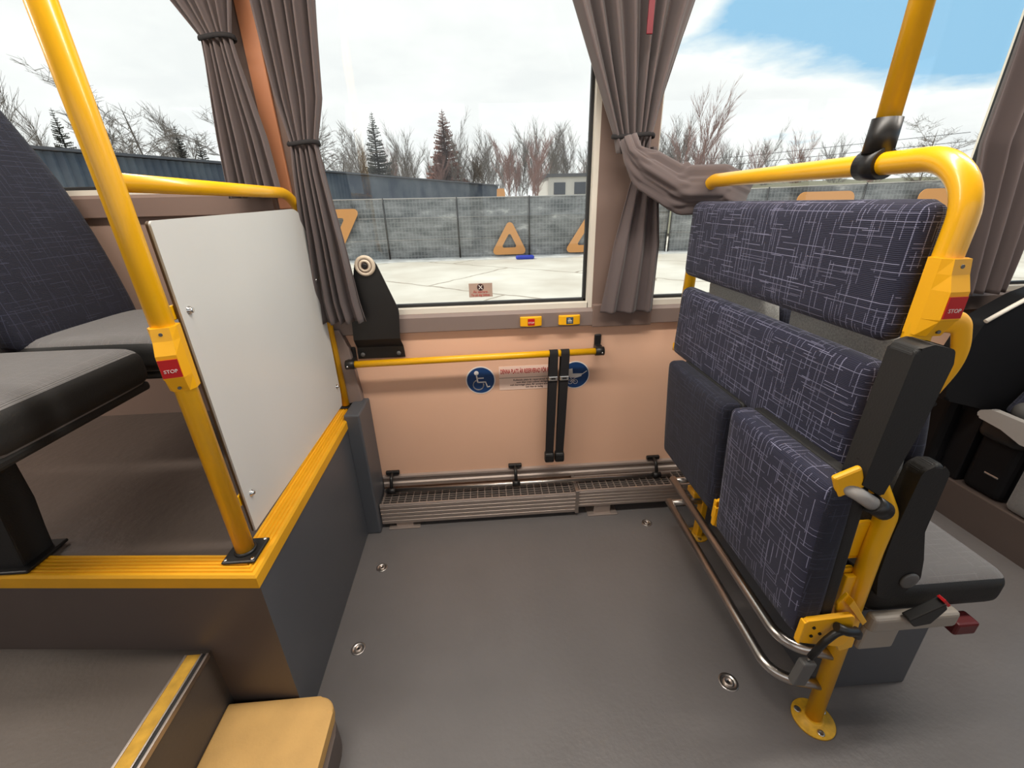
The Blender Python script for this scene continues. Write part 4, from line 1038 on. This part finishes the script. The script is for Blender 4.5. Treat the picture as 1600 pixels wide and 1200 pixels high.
# long dark clad building receding behind the fence
t = thing('clad_building', 'long dark blue grey ribbed metal building receding behind the fence', 'building', (-4, 30, GZ))
P0, P1 = Vector((-13.5, 12.0)), Vector((1.9, 49.5)); dd = (P1 - P0); nv = Vector((-dd.y, dd.x)).normalized()
b = NB(); N_ = 150
A = []; Bv = []
for i in range(N_ * 2 + 1):
    s = i / (N_ * 2); p = P0 + dd * s + nv * (.10 if i % 2 else 0); A.append(b.verts.new((p.x, p.y, GZ))); Bv.append(b.verts.new((p.x, p.y, 3.0)))
for i in range(N_ * 2): b.faces.new((A[i], A[i + 1], Bv[i + 1], Bv[i]))
q0 = P0 + nv * 2.5; q1 = P1 + nv * 2.5; c0, c1, c2, c3 = [b.verts.new((q.x, q.y, z)) for q in (q0, q1) for z in (GZ, 3.0)]
b.faces.new((A[-1], c2, c3, Bv[-1])); b.faces.new((c0, c2, c3, c1)); b.faces.new((A[0], c0, c1, Bv[0])); obj('cladding', b, 'clad', t)
b = NB(); vs = [b.verts.new((p.x, p.y, 3.02)) for p in (P0 - nv * .15, P1 - nv * .15, q1, q0)]; vs2 = [b.verts.new((v.co.x, v.co.y, 3.10)) for v in vs]
b.faces.new(vs); b.faces.new(list(reversed(vs2)))
for i in range(4): b.faces.new((vs[i], vs[(i + 1) % 4], vs2[(i + 1) % 4], vs2[i]))
obj('roof', b, 'building_roof', t)
b = NB(); add_cyl(b, (1.55, 36, GZ), (1.55, 36, 1.6), .12, 8); add_prism(b, round_poly([(1.25, 1.6), (1.95, 1.6), (1.85, 2.35), (1.30, 2.35)], .1), 'y', 35.9, 36.3); tag(obj('marker_sign', b, 'orange_print'), 'small orange sign standing at the end of the dark building', 'sign')
# white building
t = thing('white_building', 'small white flat roofed building beyond the fence with dark windows', 'building', (6.5, 40, GZ))
b = NB(); add_box(b, (5.6, 38, GZ), (10.2, 46, 3.15)); obj('wall', b, 'building_render', t)
b = NB(); add_box(b, (5.4, 37.8, 3.15), (10.4, 46.2, 3.40)); obj('roof', b, 'building_roof', t)
for x in (6.05, 7.75, 9.1):
    b = NB(); add_box(b, (x, 37.94, 1.85), (x + .95, 37.99, 2.75)); obj('window_pane', b, 'building_glass', t)
# piles of rock and old snow between the fence and the trees are behind the net; scrub slope to the right
b = NB(); rnd = random.Random(9); nx, ny = 40, 8; g = []
for i in range(nx + 1):
    row = []
    for j in range(ny + 1):
        x = 9 + i * 1.6; y = 20 + j * 3.0; z = GZ + .1 + 2.9 * math.sin(j / ny * PI * .5) * min(1, .35 + i / 14) + rnd.uniform(-.12, .12); row.append(b.verts.new((x, y, z)))
    g.append(row)
for i in range(nx):
    for j in range(ny): f = b.faces.new((g[i][j], g[i + 1][j], g[i + 1][j + 1], g[i][j + 1])); f.smooth = True
tag(obj('scrub_bank', b, 'hill_scrub'), 'olive brown scrubby bank rising beyond the right fence', 'bank', kind='stuff')

# ------------------------------------------------------------------ trees
def bare_tree_mesh(seed, h, m, spread=.5, levels=4, up=.9, kids=2, rmin=.010):
    rnd = random.Random(seed); b = NB()
    def seg(a, c, r0, r1, n=4): add_tube(b, [a, c], [r0, r1], n, cap=False)
    def grow(p, d, L, r, lev):
        steps = 3; 
        for s in range(steps):
            d2 = (d + Vector((rnd.uniform(-1, 1), rnd.uniform(-1, 1), rnd.uniform(-.2, .5))) * .10).normalized()
            q = p + d2 * L / steps; r2 = r * (.82 if lev else .86); seg(p, q, r, r2, 5 if lev == 0 else 3)
            if lev < levels:
                for k in range(kids if lev else 4):
                    a = rnd.uniform(0, 2 * PI); sidev = Vector((math.cos(a), math.sin(a), 0)); dn = (d2 * up + sidev * spread * rnd.uniform(.6, 1.2)).normalized()
                    if lev == 0 and s == 0: continue
                    grow(p + (q - p) * rnd.random(), dn, L * rnd.uniform(.38, .55), max(rmin, r2 * .5), lev + 1)
            p, d, r = q, d2, r2
        seg(p, p + d * L * .18, r, .004, 3)
    grow(Vector((0, 0, 0)), Vector((0, 0, 1)), h, h * .011, 0)
    return b
def tree(name, bm_mesh, m, x, y, sc, rot, label, group=None, wd=1.0):
    if isinstance(bm_mesh, bpy.types.Mesh): me = bm_mesh
    o = bpy.data.objects.new(name, me); COL.objects.link(o); o.location = (x, y, GZ); o.scale = (sc * wd, sc * wd, sc); o.rotation_euler = (0, 0, rot)
    tag(o, label, 'tree', group); return o
def mk(bm, name, m):
    me = bpy.data.meshes.new(name); bm.to_mesh(me); bm.free(); me.materials.append(M(m)); return me
bare = [mk(bare_tree_mesh(100 + i, 7.0, None, spread=.42 + .05 * (i % 3), levels=3, up=1.0, kids=3, rmin=.014), 'bare_tree', 'tree_bark') for i in range(5)]
pink = [mk(bare_tree_mesh(200 + i, 7.0, None, spread=.40, levels=3, up=1.0, kids=3, rmin=.014), 'bare_tree', 'tree_bark_pink') for i in range(2)]
wide = mk(bare_tree_mesh(321, 6.0, None, spread=.95, levels=4, up=.7), 'bare_tree', 'tree_bark')
def spruce_mesh(seed, h, rbase, m, dens=46):
    rnd = random.Random(seed); b = NB(); add_tube(b, [(0, 0, 0), (0, 0, h)], [h * .018, .01], 6, cap=False)
    z = h * .10
    while z < h * .985:
        s = (z / h); rad = rbase * (1 - s) ** .85 * rnd.uniform(.75, 1.1) + .06; nb = max(5, int(11 * (1 - s) + 5))
        for k in range(nb):
            a = rnd.uniform(0, 2 * PI); L = rad * rnd.uniform(.7, 1.1); dv = Vector((math.cos(a), math.sin(a), -.18 + .35 * s)); sv = Vector((-math.sin(a), math.cos(a), 0))
            prev = None; p0 = Vector((0, 0, z))
            M_ = 5
            for q in range(M_):
                s0, s1 = q / M_, (q + 1) / M_
                c0 = p0 + dv * L * s0 + Vector((0, 0, .10 * L * s0 * s0)); c1 = p0 + dv * L * s1 + Vector((0, 0, .10 * L * s1 * s1))
                w0 = L * .20 * (1 - s0 * .75) * rnd.uniform(.7, 1.3)
                for sg in (-1, 1):
                    tip = c0 + sv * sg * w0 * 1.5 + dv * L * .12 + Vector((0, 0, -.10 * L - rnd.uniform(0, .06)))
                    b.faces.new([b.verts.new(c0), b.verts.new(c1), b.verts.new(tip)])
                drop = (c0 + c1) / 2 + Vector((0, 0, -.16 * L - .03)); b.faces.new([b.verts.new(c0), b.verts.new(c1), b.verts.new(drop)])
        z += h / dens * rnd.uniform(.7, 1.2)
    return b
sp1 = mk(spruce_mesh(1, 7.5, 1.65, None, 74), 'spruce_tree', 'spruce_brown'); sp2 = mk(spruce_mesh(2, 7.5, 1.5, None, 58), 'spruce_tree', 'spruce_needles')
tree('spruce_tree', sp1, None, -3.82, 55, 1.52, 0, 'tall narrow reddish brown spruce in the middle of the treeline', wd=1.4)
tree('spruce_tree', sp2, None, -8.35, 40, 1.15, 1, 'dark sparse spruce left of the reddish spruce', wd=1.25)
tree('spruce_tree', sp2, None, -23.4, 29, .95, 2, 'dark spruce at the left end of the treeline seen through the platform window')
tree('spruce_tree', sp2, None, -16.3, 27.5, .80, 3, 'dark bushy spruce half hidden by a bare tree in the platform window')
tree('spruce_tree', sp2, None, -15.0, 27.0, .74, 4, 'smaller dark bushy spruce beside the bare trees in the platform window')
rnd = random.Random(17)
tree('bare_tree', wide, None, -18.2, 28, 1.02, 0, 'wide bare tree with spreading crown in the platform window')
tree('bare_tree', wide, None, -13.4, 27, .92, 2, 'wide bare tree close to the platform curtain')
tree('bare_tree', wide, None, -12.0, 38, 1.15, 1, 'wide bare tree beside the tied curtain in the main window')
TREES = [(-3.82, 55), (-8.35, 40), (-12, 38), (-13.4, 27), (-18.2, 28), (-16.3, 27.5)]
def row(x0, x1, n, y0, y1, s0, s1, meshes, label, grp):
    for i in range(n):
        best = None
        for _ in range(40):   # keep the trunks apart from each other
            x = x0 + (x1 - x0) * (i + rnd.uniform(.0, 1)) / n; y = rnd.uniform(y0, y1); d = min(math.hypot(x - a, y - c) for a, c in TREES)
            if best is None or d > best[0]: best = (d, x, y)
        x, y = best[1:]; TREES.append((x, y)); me = meshes[rnd.randrange(len(meshes))]
        o = bpy.data.objects.new('bare_tree', me); COL.objects.link(o); s = rnd.uniform(s0, s1); o.location = (x, y, GZ); o.scale = (s, s, s); o.rotation_euler = (0, 0, rnd.uniform(0, 6.28)); tag(o, label, 'tree', grp)
row(-16.5, 14.0, 44, 52, 66, .66, .90, bare + bare + pink[:1], 'bare deciduous tree in the treeline behind the fence, main window', 'bare trees behind the fence')
row(10, 17.5, 13, 33, 42, .58, .80, bare + pink, 'bare deciduous tree in the treeline right of the central curtain', 'bare trees right of the curtain')
row(18, 34, 22, 36, 46, .40, .58, bare + pink, 'low bare tree in the treeline above the bench frame', 'low bare trees above the bench')
row(-32, -11, 10, 30, 38, .60, .80, bare, 'bare deciduous tree in the treeline seen through the platform window', 'bare trees in the platform window')
row(2.6, 4.6, 3, 36, 38, .55, .68, pink, 'reddish bare tree near the white building', 'reddish trees near the white building')
tree('bare_tree', wide, None, 30.2, 30, .80, 4, 'small spreading bare tree standing alone beside the front curtain')
# overhead wires far off
for z, zz in ((5.2, 5.7), (4.6, 5.05)):
    b = NB(); add_tube(b, [(12, 46, z - .8), (24, 42, z - .5), (40, 37, zz)], .02, 4); o = tag(obj('outside_wire', b, 'cable'), 'upper overhead wire crossing the sky at the right' if z > 5 else 'lower overhead wire crossing the sky at the right', 'wire')
